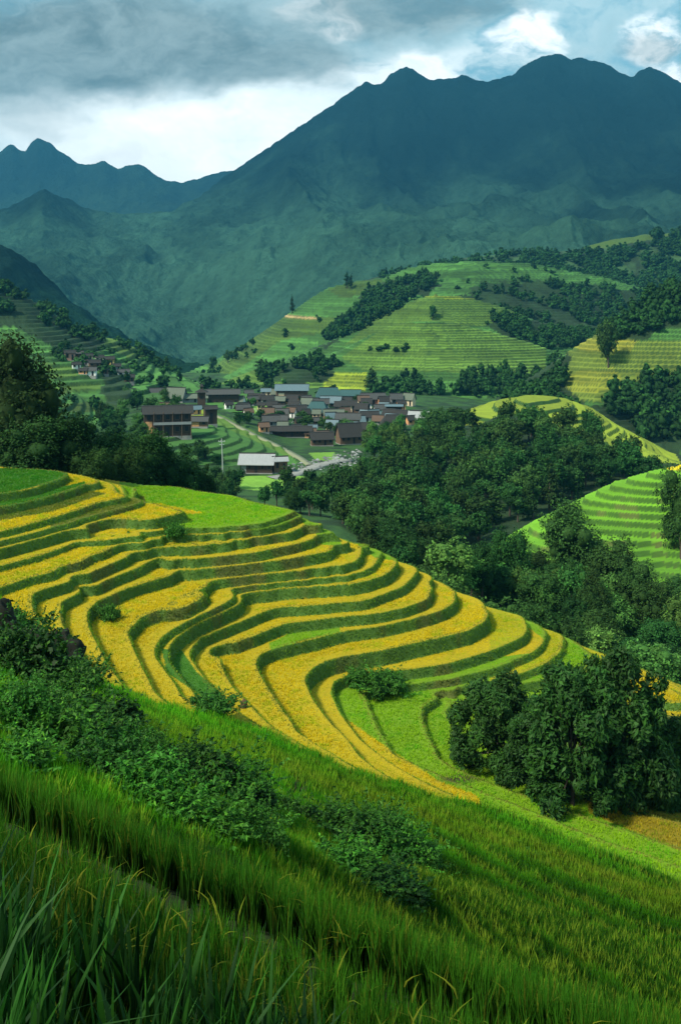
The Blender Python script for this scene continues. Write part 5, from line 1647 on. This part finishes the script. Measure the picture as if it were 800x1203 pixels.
# smaller huts packed between the named houses
r = np.random.default_rng(21)
hut = []
for rowi, (y0, x0, x1, n) in enumerate(((468, 272, 330, 4), (477, 280, 480, 13), (483, 270, 470, 12), (493, 296, 490, 13), (500, 318, 480, 10), (508, 310, 410, 6), (516, 360, 460, 6), (488, 196, 232, 3))):
    xs = np.linspace(x0, x1, n) + r.uniform(-5, 5, n)
    for j, x in enumerate(sorted(xs)):
        where = ('top', 'second', 'third', 'fourth', 'fifth', 'sixth', 'lowest')[rowi] + ' row of small village huts' if rowi < 7 else 'row of huts behind the balcony house'
        wl = ['dark', 'brown', 'cream', 'cream', 'orange', 'grey', 'orange', 'white'][int(r.integers(0, 8))]; rf = ['dark', 'slate', 'dark', 'moss', 'rust', 'slate', 'dark', 'blue'][int(r.integers(0, 8))]
        house('valley', x, y0 + r.uniform(-2, 2), r.uniform(11, 18), r.uniform(5.5, 8.5), '%s walled hut, %s from left in the %s' % (wl, ORD[j], where), wl, rf, r.uniform(-0.5, 0.5), 1, r.uniform(0.5, 0.8), r.uniform(0.6, 0.9), 0, None, False, 2, 'small huts of the valley village', name='village_hut')
GHm = 'houses of the hillside hamlet'
for (px, pyb, w, ev, lb, wa, ro, pt) in (
 (82,424,15,9,'pink walled house standing highest in the hillside hamlet','pink','dark','left_hill'),(99,429,14,6,'grey hut next to the pink walled house','grey','dark','left_hill'),
 (111,432,16,6,'low dark roofed hut in the middle of the hillside hamlet','brown','dark','left_hill'),(106,442,18,7,'white walled house lowest in the hillside hamlet','white','slate','left_hill'),
 (129,430,13,8,'ochre walled house under the hamlet trees','ochre','dark','left_hill'),(145,443,16,6,'small white house at the lower end of the hamlet','white','slate','left_hill'),
 (122,440,13,6,'dark hut between the ochre and the white hamlet houses','brown','slate','left_hill'),(90,434,12,6,'pale hut below the pink walled house','white','dark','left_hill'),(137,436,12,6,'grey hut below the ochre house','grey','dark','left_hill'),(93,421,12,6,'brown hut behind the pink walled house','brown','slate','left_hill'),(104,424,12,6,'cream hut at the top of the hamlet','cream','dark','left_hill'),(117,426,12,6,'white hut behind the ochre house','white','dark','left_hill'),(152,449,14,6,'lowest brown hut on the path out of the hamlet','brown','dark','left_hill'),(98,440,12,5,'small orange walled hut at the near side of the hamlet','orange','dark','left_hill')):
    house(pt, px, pyb, w, ev, lb, wa, ro, (px % 7 - 3) * 0.08, 1, 0.45, 0.6, 0, None, False, 2, GHm)
house('valley', 511, 664, 26, 5, 'lone house with a pale grey roof deep in the ravine trees', 'grey', 'metal', -0.3, 1, 0.4, 0.8, 0, None, False, 2, name='ravine_house')

# watchtower
h_ = hit('valley', 237, 477); d = h_[2]; p = W3(*h_); s = d / F
e = empty('watchtower', tuple(p), 0.1)
a = 4.5 * s
MB().box(-a, a, -a, a, -1.5, 17 * s).build('wall', MW['dark'], e)
def pyramid(a, z, h, t=0.25):
    return MB().poly([(-a,-a,z),(a,-a,z),(a,a,z),(-a,a,z),(0,0,z+h)], [(0,1,4),(1,2,4),(2,3,4),(3,0,4),(3,2,1,0)])
r = pyramid(a * 1.7, 16.5 * s, 4.5 * s).build('roof', MR['dark'], e)
MB().box(-a*.35, a*.35, -a*.35, a*.35, 19 * s, 23 * s).build('lantern', MW['dark'], r)
pyramid(a * 0.6, 23 * s, 4 * s).build('finial', MR['dark'], r)
wd = MB().box(-a*.4, a*.4, -a - .08, -a + .05, 9 * s, 12 * s).build('window', M_HOLE, e)
tag(e, 'small square watchtower with a pointed roof lantern', 'tower')

# power pole before the farmhouse
h_ = hit('valley', 262, 562); p = W3(*h_); s = h_[2] / F
M_POLE = mat_flat('pole_concrete', (0.34, 0.36, 0.34), 0.9, 0.2, 1.0)
e = empty('utility_pole', tuple(p), 0.2)
v, f = tube([(0, 0, -1), (-0.1, 0, 20 * s), (-0.5, 0, 47 * s)], [0.30, 0.26, 0.18], 8)
link(bpy.data.objects.new('pole', npmesh('pole', v, f, None, [M_POLE], smooth=True)), e)
MB().box(-1.9, 0.9, -0.12, 0.12, 43 * s, 43 * s + 0.25).build('crossarm', M_POLE, e)
MB().box(-1.5, 0.6, -0.12, 0.12, 39.5 * s, 39.5 * s + 0.25).build('crossarm', M_POLE, e)
for x in (-1.7, -0.9, 0.7):
    v, f = tube([(x, 0, 43 * s + 0.2), (x, 0, 43 * s + 0.6)], [0.09, 0.06], 6)
    link(bpy.data.objects.new('insulator', npmesh('insulator', v, f, None, [MW['white']], smooth=True)), e)
tag(e, 'slender leaning power pole rising beside the farmhouse', 'pole')
h_ = hit('valley', 259, 560); p = W3(*h_); s = h_[2] / F
e = empty('small_shed', tuple(p), 0.1)
MB().box(-2*s, 2*s, -2*s, 2*s, -1, 9*s).build('wall', MW['white'], e)
MB().box(-2.8*s, 2.8*s, -2.8*s, 2.8*s, 9*s + 0.01, 9*s + 0.3).build('roof', MR['dark'], e)
MB().box(-0.8*s, 0.8*s, -2*s - .06, -2*s + .05, -0.2, 5*s).build('door', M_HOLE, e)
tag(e, 'tiny white box shed at the foot of the power pole', 'shed')

# roads draped over the valley floor
def ribbon(name, pl, width, mat, label, patch='valley', lift=0.35):
    P = []
    for a, b in zip(pl[:-1], pl[1:]):
        for t in np.linspace(0, 1, 9)[:-1]:
            h_ = hit(patch, a[0] + (b[0]-a[0])*t, a[1] + (b[1]-a[1])*t)
            if h_: P.append(W3(*h_))
    P = np.array(P)
    for _ in range(3):
        P[1:-1] = (P[:-2] + 2 * P[1:-1] + P[2:]) / 4
    T = np.gradient(P, axis=0); N_ = np.stack([-T[:, 1], T[:, 0], 0 * T[:, 0]], 1); N_ /= np.linalg.norm(N_, axis=1)[:, None] + 1e-9
    up = np.array((0, 0, lift))
    Lr, Rr = P + N_ * width / 2 + up, P - N_ * width / 2 + up
    n = len(P)
    V = np.concatenate([Lr, Rr, Lr - (0, 0, 1.2), Rr - (0, 0, 1.2)])
    i = np.arange(n - 1)
    f = np.concatenate([np.stack([i + n, i + n + 1, i + 1, i], 1), np.stack([i, i + 1, i + 1 + 2 * n, i + 2 * n], 1), np.stack([i + n + 1, i + n, i + 3 * n, i + 3 * n + 1], 1)])
    me = npmesh(name, V, f, None, [mat])
    tag(link(bpy.data.objects.new(name, me)), label, 'road', kind='structure')
M_ROAD = mat_flat('pale_road', (0.22, 0.22, 0.20), 0.95, 0.5, 0.25)
M_TRACK = mat_flat('dirt_track', (0.19, 0.20, 0.12), 0.95, 0.3, 0.3)
ribbon('road', [(318,562),(345,558),(360,553),(375,547),(392,543),(410,540)], 6.5, M_ROAD, 'pale road running from the farmhouse to the village')
ribbon('path', [(252,488),(262,492),(296,510),(330,526),(352,538),(366,548)], 3.4, M_TRACK, 'narrow pale path down beside the small terraces')
ribbon('path', [(160,468),(150,462),(140,455),(120,447),(108,440)], 3.0, M_TRACK, 'path between the village and the hillside hamlet')

# rubble of the stream bed and clutter of yards: pale stones
r = np.random.default_rng(5)
parts = []
for poly, n, sz in (([(372,545),(385,536),(405,530),(424,528),(420,545),(398,552),(376,556)], 260, (0.4, 1.3)), ([(330,548),(372,538),(378,546),(340,560)], 160, (0.3, 1.2)), ([(435,512),(452,508),(455,520),(440,526)], 120, (0.4, 1.6)),
                    ([(265,470),(330,466),(460,478),(470,500),(400,510),(300,492)], 900, (0.3, 1.1))):
    poly = np.array(poly, float); lo, hi_ = poly.min(0), poly.max(0); k = 0
    while k < n:
        px, py = r.uniform(lo[0], hi_[0]), r.uniform(lo[1], hi_[1]); k += 1
        if not inpoly(np.array([px]), np.array([py]), poly)[0]: continue
        g = ground_at('valley', px, py)
        if g is None: continue
        q = r.normal(size=(6, 3)) * 0.25 + np.array(((1,0,0),(-1,0,0),(0,1,0),(0,-1,0),(0,0,1),(0,0,-1)))
        s_ = r.uniform(*sz)
        f = np.array([(0,2,4,4),(2,1,4,4),(1,3,4,4),(3,0,4,4)])[:, :3]
        parts.append((q * s_ * np.array((1, 1, 0.6)) + g, f, np.array((0.20, 0.21, 0.20)) * r.uniform(0.2, 1.3)))
V, f, c = merge(parts)
me = npmesh('rubble', V, f, c, [mat_col('rubble_stone', 0.9, 0.2, 0.5)])
tag(link(bpy.data.objects.new('rubble', me)), 'pale stones of the stream bed and the village yards', 'stones', kind='stuff')
